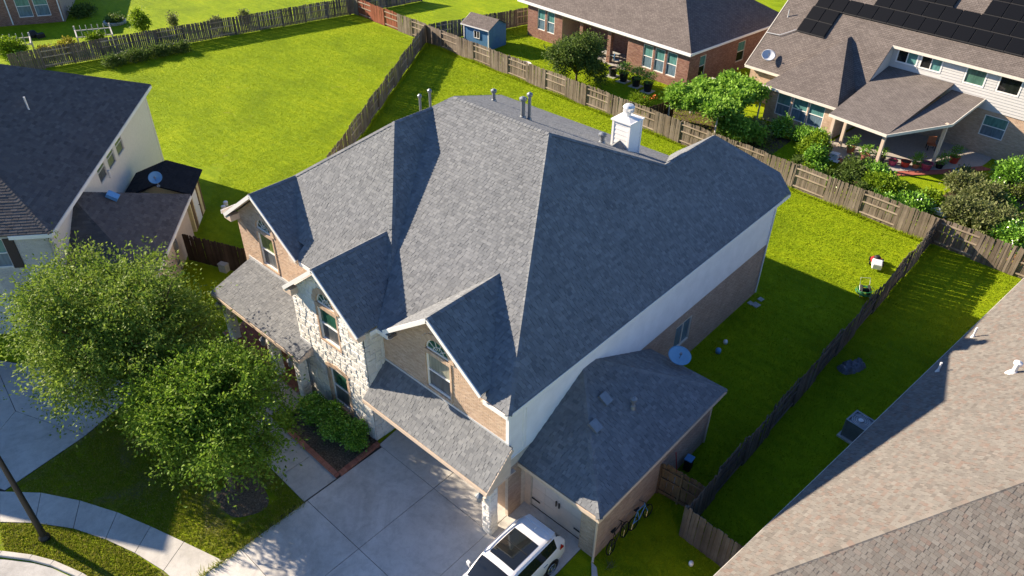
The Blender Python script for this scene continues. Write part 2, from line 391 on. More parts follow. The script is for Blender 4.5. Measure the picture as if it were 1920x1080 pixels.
def cap_tabs(p, q, wid=.13, step=.2, drop=.5):
    """overlapping folded cap shingles along a ridge or hip"""
    p, q = v3(p), v3(q); d = (q-p); L = d.length; d.normalize(); s = d.cross(Vector((0, 0, 1))).normalized(); upn = s.cross(d); out = []
    k = int(L/step)
    for i in range(k):
        a = p+d*(i*step); b = p+d*(i*step+step*1.1); h0, h1 = .034, .022
        vs = [a+upn*h0, a+s*wid-upn*(wid*drop-h0), b+s*wid-upn*(wid*drop-h1), b+upn*h1, b-s*wid-upn*(wid*drop-h1), a-s*wid-upn*(wid*drop-h0),
              a-upn*.0, a+s*wid-upn*(wid*drop+.01), a-s*wid-upn*(wid*drop+.01)]
        out.append((vs, [(0, 1, 2, 3), (0, 3, 4, 5), (0, 6, 7, 1), (0, 5, 8, 6)]))
    return out
def deck(planes, name, mat, parent, soffit=None, drop=.03, uv=False):
    b = MB()
    for P in planes:
        o, u, v, n, Q = frame(P); pts = [o+u*a+v*c for a, c in Q]; b.prism([p-n*drop for p in pts], n*(drop-.002))
    ob = b.build(name, mat, parent)
    if uv:
        me = ob.data; ul = me.uv_layers.new(name='UVMap')
        for pl in me.polygons:
            n = pl.normal; vv = (Vector((0, 0, 1))-n*n.z)
            vv = vv.normalized() if vv.length > 1e-3 else Vector((0, 1, 0)); uu = vv.cross(n)
            for li in pl.loop_indices:
                co = me.vertices[me.loops[li].vertex_index].co; ul.data[li].uv = (co.dot(uu), co.dot(vv))
    return ob
def brick_tabs(o, u, poly, L=.203, H=.067, gap=.012, proud=.012, holes=(), arches=(), n=None):
    """bricks laid on a vertical plane: o origin, u horizontal unit, poly convex ccw uv; n outward normal"""
    o, u = v3(o), v3(u).normalized(); v = Vector((0, 0, 1)); n = v3(n) if n is not None else u.cross(v)
    us = [p[0] for p in poly]; vs_ = [p[1] for p in poly]; out = []; r = 0; b0 = min(vs_)
    while b0 < max(vs_):
        a = min(us)-(L+gap)*(.5 if r % 2 else 0)-.001
        while a < max(us):
            segs = [(a, a+L)]; b1 = b0+H
            for h in holes:
                if b1 > h[1] and b0 < h[3]:
                    ns = []
                    for s0, s1 in segs:
                        if s1 <= h[0] or s0 >= h[2]: ns.append((s0, s1)); continue
                        if s0 < h[0]: ns.append((s0, h[0]))
                        if s1 > h[2]: ns.append((h[2], s1))
                    segs = ns
            for s0, s1 in segs:
                if s1-s0 < .03: continue
                cx, cy = (s0+s1)/2, (b0+b1)/2
                if any(math.hypot(cx-c[0], cy-c[1]) < c[2] and cy > c[1]-.02 for c in arches): continue
                rect = [(s0, b0), (s1, b0), (s1, b1), (s0, b1)]
                if not all(inside(p, poly) for p in rect):
                    rect = clip_poly(rect, poly)
                    if len(rect) < 3 or area2(rect) < .0012: continue
                pr = proud+random.uniform(-.004, .004)
                out.append(pieces_solid(o, u, v, n, rect, -.002, lambda x, y, pr=pr: pr))
            a += L+gap
        b0 += H+gap; r += 1
    return out
def stone_tabs(o, u, poly, holes=(), arches=(), n=None, hmin=.2, hmax=.42, proud=.045):
    o, u = v3(o), v3(u).normalized(); v = Vector((0, 0, 1)); n = v3(n) if n is not None else u.cross(v); out = []
    us = [p[0] for p in poly]; vs_ = [p[1] for p in poly]; b0 = min(vs_)
    while b0 < max(vs_):
        h = random.uniform(hmin, hmax); a = min(us)-random.random()*.3
        while a < max(us):
            w = random.uniform(.28, .62)
            cells = [(b0, b0+h)] if random.random() < .72 else [(b0, b0+h*.5), (b0+h*.5, b0+h)]
            for c0, c1 in cells:
                j = lambda k: random.uniform(-k, k)
                g = .006; rect = [(a+g+j(.018), c0+g+j(.012)), (a+w-g+j(.018), c0+g+j(.012)), (a+w-g+j(.018), c1-g+j(.012)), (a+g+j(.018), c1-g+j(.012))]
                segs = [rect]
                for hh in holes:
                    ns = []
                    for s in segs:
                        x0, x1 = min(p[0] for p in s), max(p[0] for p in s); y0, y1 = min(p[1] for p in s), max(p[1] for p in s)
                        if x1 <= hh[0] or x0 >= hh[2] or y1 <= hh[1] or y0 >= hh[3]: ns.append(s); continue
                        big = 99
                        for q in ([(-big, -big), (hh[0], -big), (hh[0], big), (-big, big)], [(hh[2], -big), (big, -big), (big, big), (hh[2], big)],
                                  [(hh[0], -big), (hh[2], -big), (hh[2], hh[1]), (hh[0], hh[1])], [(hh[0], hh[3]), (hh[2], hh[3]), (hh[2], big), (hh[0], big)]):
                            c = clip_poly(s, q)
                            if len(c) > 2: ns.append(c)
                    segs = ns
                for s in segs:
                    s = clip_poly(s, poly)
                    if len(s) < 3 or area2(s) < .006: continue
                    cx = sum(p[0] for p in s)/len(s); cy = sum(p[1] for p in s)/len(s)
                    if any(math.hypot(cx-q[0], cy-q[1]) < q[2] and cy > q[1]-.05 for q in arches): continue
                    k = len(s); pr = proud*random.uniform(.6, 1.2)
                    ring = [(p[0]+(cx-p[0])*.18, p[1]+(cy-p[1])*.18) for p in s]
                    V = [o+u*p[0]+v*p[1]-n*.002 for p in s]+[o+u*p[0]+v*p[1]+n*(pr*.45) for p in s]+[o+u*p[0]+v*p[1]+n*(pr+random.uniform(-.012, .012)) for p in ring]+[o+u*cx+v*cy+n*(pr+random.uniform(0, .02))]
                    F = [(i, (i+1) % k, k+(i+1) % k, k+i) for i in range(k)]+[(k+i, k+(i+1) % k, 2*k+(i+1) % k, 2*k+i) for i in range(k)]+[(2*k+i, 2*k+(i+1) % k, 3*k) for i in range(k)]
                    out.append((V, F))
            a += w
        b0 += h
    return out
def backing(b, o, u, poly_rects, thick, n):
    """wall panels behind the bricks, poly_rects: list of convex uv polygons"""
    o, u = v3(o), v3(u).normalized(); v = Vector((0, 0, 1)); n = v3(n)
    for P in poly_rects: b.prism([o+u*p[0]+v*p[1]-n*thick for p in P], n*thick)
def rects_with_holes(x0, y0, x1, y1, holes):
    xs = sorted({x0, x1, *[h[0] for h in holes], *[h[2] for h in holes]}); ys = sorted({y0, y1, *[h[1] for h in holes], *[h[3] for h in holes]})
    xs = [x for x in xs if x0 <= x <= x1]; ys = [y for y in ys if y0 <= y <= y1]; out = []
    for j in range(len(ys)-1):
        run = None
        for i in range(len(xs)-1):
            cx, cy = (xs[i]+xs[i+1])/2, (ys[j]+ys[j+1])/2
            solid = not any(h[0] < cx < h[2] and h[1] < cy < h[3] for h in holes)
            if solid: run = [xs[i], xs[i+1]] if run is None else [run[0], xs[i+1]]
            if (not solid or i == len(xs)-2) and run:
                out.append([(run[0], ys[j]), (run[1], ys[j]), (run[1], ys[j+1]), (run[0], ys[j+1])]); run = None
    return out
def window(parent, o, u, n, w, h, top='pane_green', bot='pane_screen', frame_m='white_paint', inset=.07, fw_=.05, label=None, slider=False, single=False):
    """sash window: frame with two panes; o = lower left corner on the wall face"""
    o, u, n = v3(o), v3(u).normalized(), v3(n).normalized(); z = Vector((0, 0, 1)); b = MB(); c = o-n*inset
    def bar(x0, y0, x1, y1, d=.05, back=0):
        p = [c+u*x0+z*y0-n*back, c+u*x1+z*y0-n*back, c+u*x1+z*y1-n*back, c+u*x0+z*y1-n*back]; b.prism([q-n*.03 for q in p], n*(d+.03))
    bar(0, 0, fw_, h); bar(w-fw_, 0, w, h); bar(fw_, 0, w-fw_, fw_); bar(fw_, h-fw_, w-fw_, h)
    if single: pass
    elif slider: bar(w/2-.03, fw_, w/2+.03, h-fw_, .04)
    else: bar(fw_, h*.5-.025, w-fw_, h*.5+.025, .04)
    win = b.build('window', frame_m, parent)
    if label: win['label'] = label
    cells = [(fw_, fw_, w/2-.03, h-fw_, bot), (w/2+.03, fw_, w-fw_, h-fw_, top)] if slider else [(fw_, fw_, w-fw_, h*.5-.025, bot), (fw_, h*.5+.025, w-fw_, h-fw_, top)]
    if single: cells = [(fw_, fw_, w-fw_, h-fw_, top)]
    for x0, y0, x1, y1, mt in cells:
        g = MB(); g.prism([c+u*x0+z*y0-n*.02, c+u*x1+z*y0-n*.02, c+u*x1+z*y1-n*.02, c+u*x0+z*y1-n*.02], n*.012); g.build('pane', mt, win)
    return win
def arc_pts(cx, cy, r, a0, a1, k): return [(cx+r*math.cos(a0+(a1-a0)*i/k), cy+r*math.sin(a0+(a1-a0)*i/k)) for i in range(k+1)]

# ------------------------------------------------------------------ the ground
def sheet(name, pts, z, mat, kids=None):
    b = MB(); b.poly([(x, y, z) for x, y in pts]); return struct(b.build(name, mat))
b = MB(); b.poly([(-420, -300, 0), (300, -300, 0), (300, 420, 0), (-420, 420, 0)]); struct(b.build('ground', 'lawn'))
def slab_area(name, base_poly, slabs, mat, z=.03, base_m='joint'):
    b = MB(); b.poly([(x, y, z-.022) for x, y in base_poly]); root = struct(b.build(name, base_m))
    for s in slabs:
        q = MB(); cx = sum(p[0] for p in s)/len(s); cy = sum(p[1] for p in s)/len(s)
        rim = []
        for p in s:
            d = math.hypot(p[0]-cx, p[1]-cy); k = 1-.016/max(d, .1); rim.append((cx+(p[0]-cx)*k, cy+(p[1]-cy)*k))
        q.prism([(x, y, z-.03) for x, y in rim], (0, 0, .03)); q.build('slab', mat, root)
    return root
slabs = []
xs = [-19.05, -15.76, -12.65, -9.55]; ys = [-4, .2, 3.0, 6.0, 9.02, 12.9]
for i in range(3):
    for j in range(5): slabs.append([(xs[i], ys[j]), (xs[i+1], ys[j]), (xs[i+1], ys[j+1]), (xs[i], ys[j+1])])
slabs += [[(-19.25, 12.9), (-15.76, 12.9), (-15.76, 14.2), (-19.4, 14.2)], [(-15.76, 12.9), (-12.65, 12.9), (-12.65, 14.2), (-15.76, 14.2)], [(-12.65, 12.9), (-9.55, 12.9), (-9.55, 15.02), (-12.65, 15.02)]]
slab_area('driveway', [(-19.06, -4), (-9.54, -4), (-9.54, 15.06), (-12.65, 15.06), (-12.65, 14.3), (-19.4, 14.3), (-19.3, 12.9)], slabs, 'concrete_drive')
slabs = [[(-20.9, 8.95), (-19.1, 8.9), (-19.1, 10.52), (-20.9, 10.55)], [(-22.6, 9.0), (-20.9, 8.95), (-20.9, 10.55), (-22.6, 10.6)], [(-24.3, 9.05), (-22.6, 9.0), (-22.6, 10.6), (-24.3, 10.65)], [(-26.1, 9.6), (-24.3, 9.05), (-24.3, 10.65), (-26.1, 11.0)],
         [(-26.1, 11.0), (-24.3, 10.65), (-23.7, 11.3), (-26.1, 11.5)]]
slab_area('front_walk', [(-26.1, 9.6), (-24.3, 9.05), (-19.1, 8.9), (-19.1, 10.52), (-24.3, 10.65), (-23.6, 11.4), (-26.1, 11.5)], slabs, 'concrete_walk', .034)
so = [(-30.2, -1.2), (-28.59, .84), (-27.3, 1.95), (-25.75, 2.85), (-24.1, 3.6), (-22.5, 4.18), (-20.9, 4.7), (-19.06, 5.28)]
si = [(-28.4, -1.9), (-26.99, .29), (-25.95, 1.2), (-24.6, 2.1), (-23.2, 2.72), (-21.8, 3.2), (-20.3, 3.56), (-19.06, 3.7)]
slab_area('sidewalk', so+si[::-1], [[so[i], si[i], si[i+1], so[i+1]] for i in range(len(so)-1)], 'concrete_walk', .036)
# neighbour's drive on the left
nd = [(-28.45, .95), (-29.1, 4.6), (-30.3, 8.0), (-37.5, 3.6), (-42, -4.5), (-31.5, -3.2)]
slab_area('neighbour_driveway', nd, [[(-28.5, 1.0), (-29.1, 4.5), (-32.9, 3.0), (-30.6, .1)], [(-29.1, 4.5), (-30.3, 7.9), (-37.4, 3.6), (-32.9, 3.0)], [(-30.6, .1), (-32.9, 3.0), (-37.4, 3.6), (-41.8, -4.4), (-33, -3)]], 'concrete_nb', .032)
b = MB(); cp = [(-27.6, -2.6), (-26.3, -1.0), (-25.41, -.2), (-24.4, .5), (-23.57, .94), (-22.3, 1.42), (-20.8, 1.8), (-19.1, 2.0)]
for i in range(len(cp)-1): b.bar((cp[i][0], cp[i][1], .05), (cp[i+1][0]*1.0, cp[i+1][1], .05), .2, .14)
struct(b.build('kerb', 'concrete_walk', bevel=.02))
sheet('road', [(-27.4, -2.6), (-26.1, -1.1), (-25.3, -.35), (-24.3, .38), (-23.5, .82), (-22.2, 1.3), (-20.7, 1.66), (-19.1, 1.86), (-19.1, -4), (-9.5, -4), (-9.5, -30), (-40, -30)], .006, 'concrete_nb')
sheet('front_lawn', [(-28.4, 1.05), (-27.3, 1.97), (-25.75, 2.87), (-24.1, 3.62), (-22.5, 4.2), (-20.9, 4.72), (-19.07, 5.3), (-19.07, 8.88), (-24.3, 9.03), (-26.2, 9.6), (-26.2, 11.6), (-31, 12.2), (-33.5, 10), (-30.3, 8.0), (-29.1, 4.6)], .004, 'lawn_dry')
sheet('verge', [(-27.0, .25), (-25.95, 1.18), (-24.6, 2.08), (-23.2, 2.7), (-21.8, 3.18), (-20.3, 3.54), (-19.07, 3.68), (-19.07, 2.1), (-20.8, 1.92), (-22.3, 1.54), (-23.57, 1.06), (-24.4, .62), (-25.41, -.08), (-26.2, -.9)], .004, 'lawn_dry')
# planting bed with brick edging
bed = [(-22.7, 10.75), (-19.22, 10.7), (-19.4, 12.98), (-23.6, 12.98), (-23.6, 11.5)]
b = MB(); b.poly([(x, y, .06) for x, y in bed]); bedo = struct(b.build('planting_bed', 'mulch'))
def edging(parent, p, q, z=.16):
    p, q = Vector((*p, 0)), Vector((*q, 0)); d = q-p; L = d.length; d.normalize(); s = Vector((-d.y, d.x, 0)); k = int(L/.105)
    for i in range(k):
        c = p+d*((i+.5)*L/k); bb = MB(); bb.prism([c-d*.047-s*.1+Vector((0, 0, 0)), c+d*.047-s*.1, c+d*.047+s*.1, c-d*.047+s*.1], (0, 0, z+random.uniform(-.006, .006))); bb.build('brick', 'brick_edging', parent)
edging(bedo, (-22.75, 10.68), (-19.15, 10.6)); edging(bedo, (-19.15, 10.72), (-19.28, 12.9))
# mulch ring under the near tree
b = MB(); b.poly([(-21.15+1.15*math.cos(a)*(1+.12*math.sin(3*a)), 7.35+.95*math.sin(a)*(1+.1*math.cos(2*a)), .012) for a in [i*math.pi/14 for i in range(28)]]); struct(b.build('mulch_ring', 'mulch'))

# ------------------------------------------------------------------ the main house
H = thing('brick_house', 'large two storey tan brick house with grey shingle hip roof in the centre', 'house', (-22, 24, 0), world=True)
ZE = 6.2
R1 = (-18.35, 22.65, 11.69); R0 = (-24.05, 22.65, 11.69); A0 = (-12.26, 13.55, ZE); B0 = (-12.26, 34.98, ZE); B2 = (-13.69, 36.67, ZE)
PK = (-15.65, 32.2, 9.256); VV = (-15.65, 27.81, 9.256); PL = (-24.68, 19.64, 11.24); PL2 = (-24.68, 21.9, 11.24)
planes = [
 [(-19.25, 13.55, ZE), A0, R1, R0, PL2],
 [A0, (-12.26, 27.81, ZE), VV, R1],
 [R0, R1, VV, (-19.12, 34.3, ZE), (-31.9, 34.3, ZE)],
 [R0, (-31.9, 34.3, ZE), (-31.9, 21.9, ZE), (-24.68, 21.9, 11.24)],
 [PL2, PL, (-31.38, 14.2, ZE), (-31.38, 21.9, ZE)],
 [(-31.38, 14.2, ZE), (-19.25, 14.2, ZE), PL],
 [(-20.46, 15.41, 7.32), PL, PL2],
 [(-12.26, 27.81, ZE), B0, PK, VV], [PK, B0, B2], [PK, B2, (-17.6, 36.67, ZE)], [PK, (-17.6, 36.67, ZE), (-19.12, 34.98, ZE)], [VV, PK, (-19.12, 34.98, ZE), (-19.12, 34.3, ZE)]]
def cut(P, ax, val, sg):
    """keep the part of a 3D polygon where sg*(coordinate-val) >= 0"""
    out = []
    for i in range(len(P)):
        a, c = P[i], P[(i+1) % len(P)]; da, dc = sg*(a[ax]-val), sg*(c[ax]-val)
        if da >= 0: out.append(a)
        if da*dc < 0: t_ = da/(da-dc); out.append(tuple(a[k]+(c[k]-a[k])*t_ for k in range(3)))
    return out
def eave_cut(P, xa, xb, yw):
    return [q for q in (cut(P, 0, xa, -1), cut(cut(cut(P, 0, xa, 1), 0, xb, -1), 1, yw, 1), cut(P, 0, xb, 1)) if len(q) > 2]
lbf = eave_cut(planes[5], -31.39, -25.62, 14.72); mf = eave_cut(planes[0], -18.5, -13.62, 14.07)
planes = mf+planes[1:5]+lbf+planes[6:]
def gable(x, z, hw, s, y0, y1):
    return [[(x, y0, z), (x+hw, y0, z-s*hw), (x+hw, y1, z-s*hw), (x, y1, z)], [(x, y0, z), (x, y1, z), (x-hw, y1, z-s*hw), (x-hw, y0, z-s*hw)]]
G1 = (-28.45, 8.4, 2.95, .73, 14.1, 16.85); G2 = (-21.78, 8.25, 2.48, .81, 12.62, 16.6); G3 = (-16.1, 8.42, 2.62, .76, 13.45, 17.3)
gpl = [gable(*g) for g in (G1, G2, G3)]
# wing over the side garage, the garage skirt roof and the porch roof
WZ = 2.8; wx, wy0, wy1 = -8.75, 14.5, 23.4; wt = (-12.6, 18.25, 5.0); wt2 = (-12.6, 19.05, 5.0)
wing = [[(-12.6, wy0, WZ), (wx, wy0, WZ), wt], [(wx, wy0, WZ), (wx, wy1, WZ), wt2, wt], [(wx, wy1, WZ), (-12.6, wy1, WZ), wt2]]
skirt = [[(-19.5, 12.6, 2.85), (-12.42, 12.6, 2.85), (-12.42, 13.96, 4.14), (-19.5, 13.96, 4.14)]]
porch = [[(-30.75, 12.2, 2.88), (-23.42, 12.2, 2.88), (-23.42, 12.99, 3.16), (-30.75, 12.99, 3.16)], [(-30.75, 12.99, 3.16), (-24.32, 12.99, 3.16), (-24.32, 14.6, 3.73), (-30.75, 14.6, 3.73)]]
allp = planes+[p for g in gpl for p in g]+wing+skirt+porch
roof = deck(allp, 'roof', 'shingle_shadow_band', H, drop=.07)
tabs = []
hid = [i for i in range(len(planes)) if planes[i][0] == R0 and planes[i][1][0] == -31.9 or planes[i][0] == PL2]
for i, P in enumerate(planes+[p for g in gpl for p in g]+wing+skirt+porch):
    if i not in hid: tabs += shingle_tabs(P, .145, .13, .27, .02)
place_pieces(tabs, 'shingle', 'shingle_grey', roof, 300)
caps = []
for p, q in [(A0, R1), (R1, R0), (VV, R1), (VV, PK), (B0, PK), (PL2, R0), (PL, PL2), ((-21.6, 16.55, 8.38), PL), ((-28.7, 16.4, 8.24), PL), ((G1[0], 14.1, 8.4), (G1[0], 16.55, 8.4)), ((G2[0], 12.62, 8.25), (G2[0], 16.5, 8.25)), ((G3[0], 13.45, 8.42), (G3[0], 17.25, 8.42)),
             ((wx, wy0, WZ), wt), ((wx, wy1, WZ), wt2), (wt, wt2), (B2, PK), ((-31.9, 34.3, ZE), R0)]:
    caps += cap_tabs(p, q)
place_pieces(caps, 'ridge_cap', 'shingle_grey', roof, 0, 'ridge_cap')
# fascias: eaves and rakes
b = MB()
def fascia(p, q, h=.2, t=.035, drop=.03):
    b.bar((p[0], p[1], p[2]-h/2-drop), (q[0], q[1], q[2]-h/2-drop), t, h)
for p, q in [((-19.25, 13.53, ZE), (-18.6, 13.53, ZE)), ((-13.45, 13.53, ZE), (-12.26, 13.53, ZE)), ((-12.24, 13.55, ZE), (-12.24, 34.98, ZE)), (B0, B2), ((-31.38, 14.18, ZE), (-31.1, 14.18, ZE)), ((-25.4, 14.18, ZE), (-24.3, 14.18, ZE)),
             ((-31.92, 14.2, ZE), (-31.92, 34.3, ZE)), ((-31.9, 34.32, ZE), (-19.1, 34.32, ZE)), ((-19.27, 13.2, ZE), (-19.27, 13.55, ZE))]: fascia(p, q)
for g in (G1, G2, G3):
    x, z, hw, s, y0, y1 = g
    for sg in (1, -1): fascia((x, y0-.02, z+.03), (x+sg*hw, y0-.02, z+.03-s*hw), .17, .04)
b.build('fascia', 'white_paint', H)
for grp in ([((-19.5, 12.58, 2.85), (-12.4, 12.58, 2.85)), ((-12.4, 12.59, 2.85), (-12.4, 13.96, 4.14))], [((-30.75, 12.18, 2.88), (-23.4, 12.18, 2.88)), ((-23.4, 12.19, 2.88), (-23.4, 12.99, 3.16))], [((-12.6, wy0-.02, WZ), (wx+.02, wy0-.02, WZ)), ((wx+.02, wy0-.01, WZ), (wx+.02, wy1+.01, WZ)), ((wx+.02, wy1+.02, WZ), (-12.6, wy1+.02, WZ))]):
    b = MB()
    for p, q in grp: fascia(p, q, .18)
    b.build('eave_fascia', 'trim_peach', H)
# soffits and the boxed eave returns at the gable feet
b = MB()
b.box((-12.6, 13.55, 5.98), (-12.28, 34.4, 6.02)); b.box((-13.6, 13.55, 5.98), (-12.3, 13.95, 6.015)); b.box((-19.3, 13.55, 5.98), (-18.5, 13.95, 6.015)); b.box((-25.6, 14.2, 5.97), (-24.3, 14.6, 6.01))
b.box((-19.5, 12.62, 2.62), (-12.44, 14.2, 2.66)); b.box((-30.72, 12.22, 2.66), (-24.34, 14.6, 2.7)); b.box((-24.34, 12.22, 2.66), (-23.45, 12.99, 2.7)); b.box((-12.6, wy0+.02, 2.58), (wx-.02, 14.72, 2.62)); b.box((-8.97, wy0+.02, 2.575), (wx-.02, wy1-.02, 2.615))
b.build('soffit', 'trim_peach', H)
for g, dy in ((G1, .5), (G2, .35), (G3, .42)):
    x, z, hw, s, y0, y1 = g
    for sg in (1, -1):
        if g is G3: continue
        xe = x+sg*hw; q = MB(); zz = z-s*hw
        q.prism([(xe-sg*.55, y0-.01, zz-.26), (xe+sg*.05, y0-.01, zz-.26), (xe+sg*.05, y0-.01, zz-.02), (xe-sg*.55, y0-.01, zz+.04)], (0, dy, 0)); q.build('eave_return', 'trim_peach', H)
# gable soffit under each rake
b = MB()
for g, wy in ((G1, 14.6), (G2, 13.0), (G3, 13.95)):
    x, z, hw, s, y0, y1 = g
    for sg in (1, -1):
        b.prism([(x, y0+.02, z-.11), (x+sg*(hw-.05), y0+.02, z-.11-s*(hw-.05)), (x+sg*(hw-.05), wy, z-.11-s*(hw-.05)), (x, wy, z-.11)], (0, 0, -.02))
b.build('rake_soffit', 'trim_peach', H)
# metal flashing where the porch roof meets the wall
b = MB(); b.bar((-30.8, 14.57, 3.80), (-24.35, 14.57, 3.80), .05, .16); b.bar((-24.3, 12.97, 3.22), (-23.5, 12.97, 3.22), .06, .14); b.bar((-19.45, 13.93, 4.2), (-12.55, 13.93, 4.2), .03, .1); b.build('flashing', 'flashing', H)

XV = Vector((1, 0, 0)); YV = Vector((0, 1, 0)); NX = Vector((0, -1, 0))
def tri_holes(win, extra=.0): return [win]
wall_b = MB(); wall_s = MB(); bt = []; stn = []
def front_wall(y, x0, x1, z0, z1, apex, win, kind, lower=None, apron=0):
    """front facing wall with gable triangle and an arched window; win = (xl, zl, w, h)"""
    holes = []; arches = []
    if win:
        xl, zl, w, h = win; holes.append((xl, zl, xl+w, zl+h)); cx = xl+w/2; cz = zl+h+.2; r = w/2
        arches.append((cx, cz, r+.27)); holes.append((xl-.02, cz, xl+w+.02, cz+r+.01))
    if lower: holes.append(lower)
    hl = [(h[0]-x0, h[1], h[2]-x0, h[3]) for h in holes]; ar = [(a[0]-x0, a[1], a[2]) for a in arches]
    bk = wall_b if kind == 'brick' else wall_s
    top = max([z1]+[h[3] for h in holes])
    rects = rects_with_holes(0, z0, x1-x0, z1, hl)
    backing(bk, (x0, y, 0), XV, rects, .12, NX)
    tri = None
    if apex:
        ax, az, hw = apex; sl = (az-z1)/hw; t0 = z1
        for hh in hl:
            pass
        zc = [z1, az]
        # cut the triangle by the arch hole: left part, right part, cap
        arch = [h for h in hl if h[3] > z1+.01 and h[1] < z1+1.5]
        if arch and max(a[3] for a in arch) > z1:
            hx0, hx1, hz = min(a[0] for a in arch), max(a[2] for a in arch), max(a[3] for a in arch)
            L = [(ax-hw-x0, z1), (ax+hw-x0, z1), (ax-x0, az)]
            for q in ([(-99, z1), (hx0, z1), (hx0, 99), (-99, 99)], [(hx1, z1), (99, z1), (99, 99), (hx1, 99)], [(hx0, hz), (hx1, hz), (hx1, 99), (hx0, 99)]):
                c = clip_poly(L, q)
                if len(c) > 2: backing(bk, (x0, y, 0), XV, [c], .12, NX)
        else: backing(bk, (x0, y, 0), XV, [[(ax-hw-x0, z1), (ax+hw-x0, z1), (ax-x0, az)]], .12, NX)
        tri = [(ax-hw-x0, z1), (ax+hw-x0, z1), (ax-x0, az)]
    trimh = [(h[0]-.1, h[1], h[2]+.1, h[3]) if i == 0 and win else h for i, h in enumerate(hl)]
    # strips kept free for the soldier courses at the window
    if win: trimh.append((xl-.12-x0, zl-.12, xl+w+.12-x0, zl)); trimh.append((xl-.12-x0, zl+h, xl+w+.12-x0, zl+h+.2))
    f = brick_tabs if kind == 'brick' else stone_tabs
    dst = bt if kind == 'brick' else stn
    dst += f((x0, y, 0), XV, [(0, z0), (x1-x0, z0), (x1-x0, z1), (0, z1)], holes=trimh, arches=ar, n=NX)
    if tri: dst += f((x0, y, 0), XV, tri, holes=trimh, arches=ar, n=NX)
def arched_window(y, xl, zl, w, h, top, bot, label=None):
    win = window(H, (xl, y, zl), XV, NX, w, h, top, bot, label=label)
    cx, cz, r = xl+w/2, zl+h+.2, w/2
    def rowlock(pts4):
        q = MB(); q.prism(pts4, (0, -.075, 0)); q.build('brick', 'brick_tan', win)
    # lintel, sill and jamb bricks, arch of rowlocks
    k = 17
    for i in range(k):
        x0 = xl-.1+(w+.2)*i/k; x1 = x0+(w+.2)/k-.012
        rowlock([(x0, y+.03, zl+h+.01), (x1, y+.03, zl+h+.01), (x1, y+.03, zl+h+.19), (x0, y+.03, zl+h+.19)])
        rowlock([(x0, y+.02, zl-.11), (x1, y+.02, zl-.11), (x1, y+.02, zl-.008), (x0, y+.02, zl-.008)])
    k = 26
    for i in range(k):
        a0 = math.pi*i/k+.006; a1 = math.pi*(i+1)/k-.006
        rowlock([(cx+rr*math.cos(a), y+.03, cz+rr*math.sin(a)) for rr, a in ((r, a0), (r+.26, a0), (r+.26, a1), (r, a1))])
    k = int(h/.079)
    for i in range(k):
        z0 = zl+i*h/k
        for xx in (xl-.1, xl+w+.005): rowlock([(xx, y+.03, z0+.006), (xx+.095, y+.03, z0+.006), (xx+.095, y+.03, z0+h/k-.006), (xx, y+.03, z0+h/k-.006)])
    # fan light
    f = MB(); ro, ri = r-.005, r-.05; A = arc_pts(cx, cz, ro, 0, math.pi, 20); Bp = arc_pts(cx, cz, ri, 0, math.pi, 20)
    for i in range(20): f.prism([(A[i][0], y+.08, A[i][1]), (A[i+1][0], y+.08, A[i+1][1]), (Bp[i+1][0], y+.08, Bp[i+1][1]), (Bp[i][0], y+.08, Bp[i][1])], (0, -.05, 0))
    f.box((cx-ro, y+.03, cz-.0), (cx+ro, y+.08, cz+.05))
    for a in (36, 72, 108, 144): f.bar((cx+.12*math.cos(R(a)), y+.055, cz+.05+.12*math.sin(R(a))), (cx+ri*math.cos(R(a)), y+.055, cz+ri*math.sin(R(a))), .02, .018)
    P = arc_pts(cx, cz+.04, r*.42, 0, math.pi, 10)
    for i in range(10): f.bar((P[i][0], y+.055, P[i][1]), (P[i+1][0], y+.055, P[i+1][1]), .02, .018)
    fl = f.build('fan_light', 'white_paint', H)
    g = MB(); g.prism([(x, y+.09, z) for x, z in arc_pts(cx, cz, ri+.01, 0, math.pi, 20)], (0, -.012, 0)); g.build('pane', 'pane_green', fl)
# left gable wall
front_wall(14.6, -31.2, -24.3, 0, 6.05, (-28.45, 8.2, 2.9), (-29.45, 4.0, 1.28, 1.85), 'brick')
arched_window(14.6, -29.45, 4.0, 1.28, 1.85, 'pane_painted_reflect', 'pane_screen', 'arched window over the porch roof')
# stone bay
front_wall(13.0, -24.3, -19.5, 0, 6.05, (-21.78, 8.03, 2.4), (-22.48, 4.22, 1.28, 1.72), 'stone', lower=(-22.42, .55, -21.0, 2.72))
arched_window(13.0, -22.48, 4.22, 1.28, 1.72, 'pane_green', 'pane_screen', 'arched window in the white stone bay')
# main wall above the garage
front_wall(13.95, -19.5, -12.6, 3.0, 6.05, (-16.1, 8.22, 2.85), (-16.86, 4.42, 1.3, 1.72), 'brick')
arched_window(13.95, -16.86, 4.42, 1.3, 1.72, 'pane_shade', 'pane_screen', 'arched window above the garage')
# tall ground floor window in the bay with its brick surround
w = window(H, (-22.32, 13.0, .65), XV, NX, 1.22, 2.0, 'pane_green', 'pane_screen', label='tall ground floor window in the stone bay')
for i in range(26):
    z0 = .58+i*.079
    for xx in (-22.5, -21.08):
        q = MB(); q.box((xx, 12.93, z0), (xx+.17, 13.03, z0+.068)); q.build('brick', 'brick_tan', w)
for i in range(20):
    x0 = -22.5+i*.0795; zz = 2.67+.16*math.sin(math.pi*(i+.5)/20)
    q = MB(); q.box((x0, 12.92, zz), (x0+.068, 13.03, zz+.2)); q.build('brick', 'brick_tan', w)
    q = MB(); q.box((x0, 12.9, .47), (x0+.068, 13.03, .57)); q.build('brick', 'brick_tan', w)
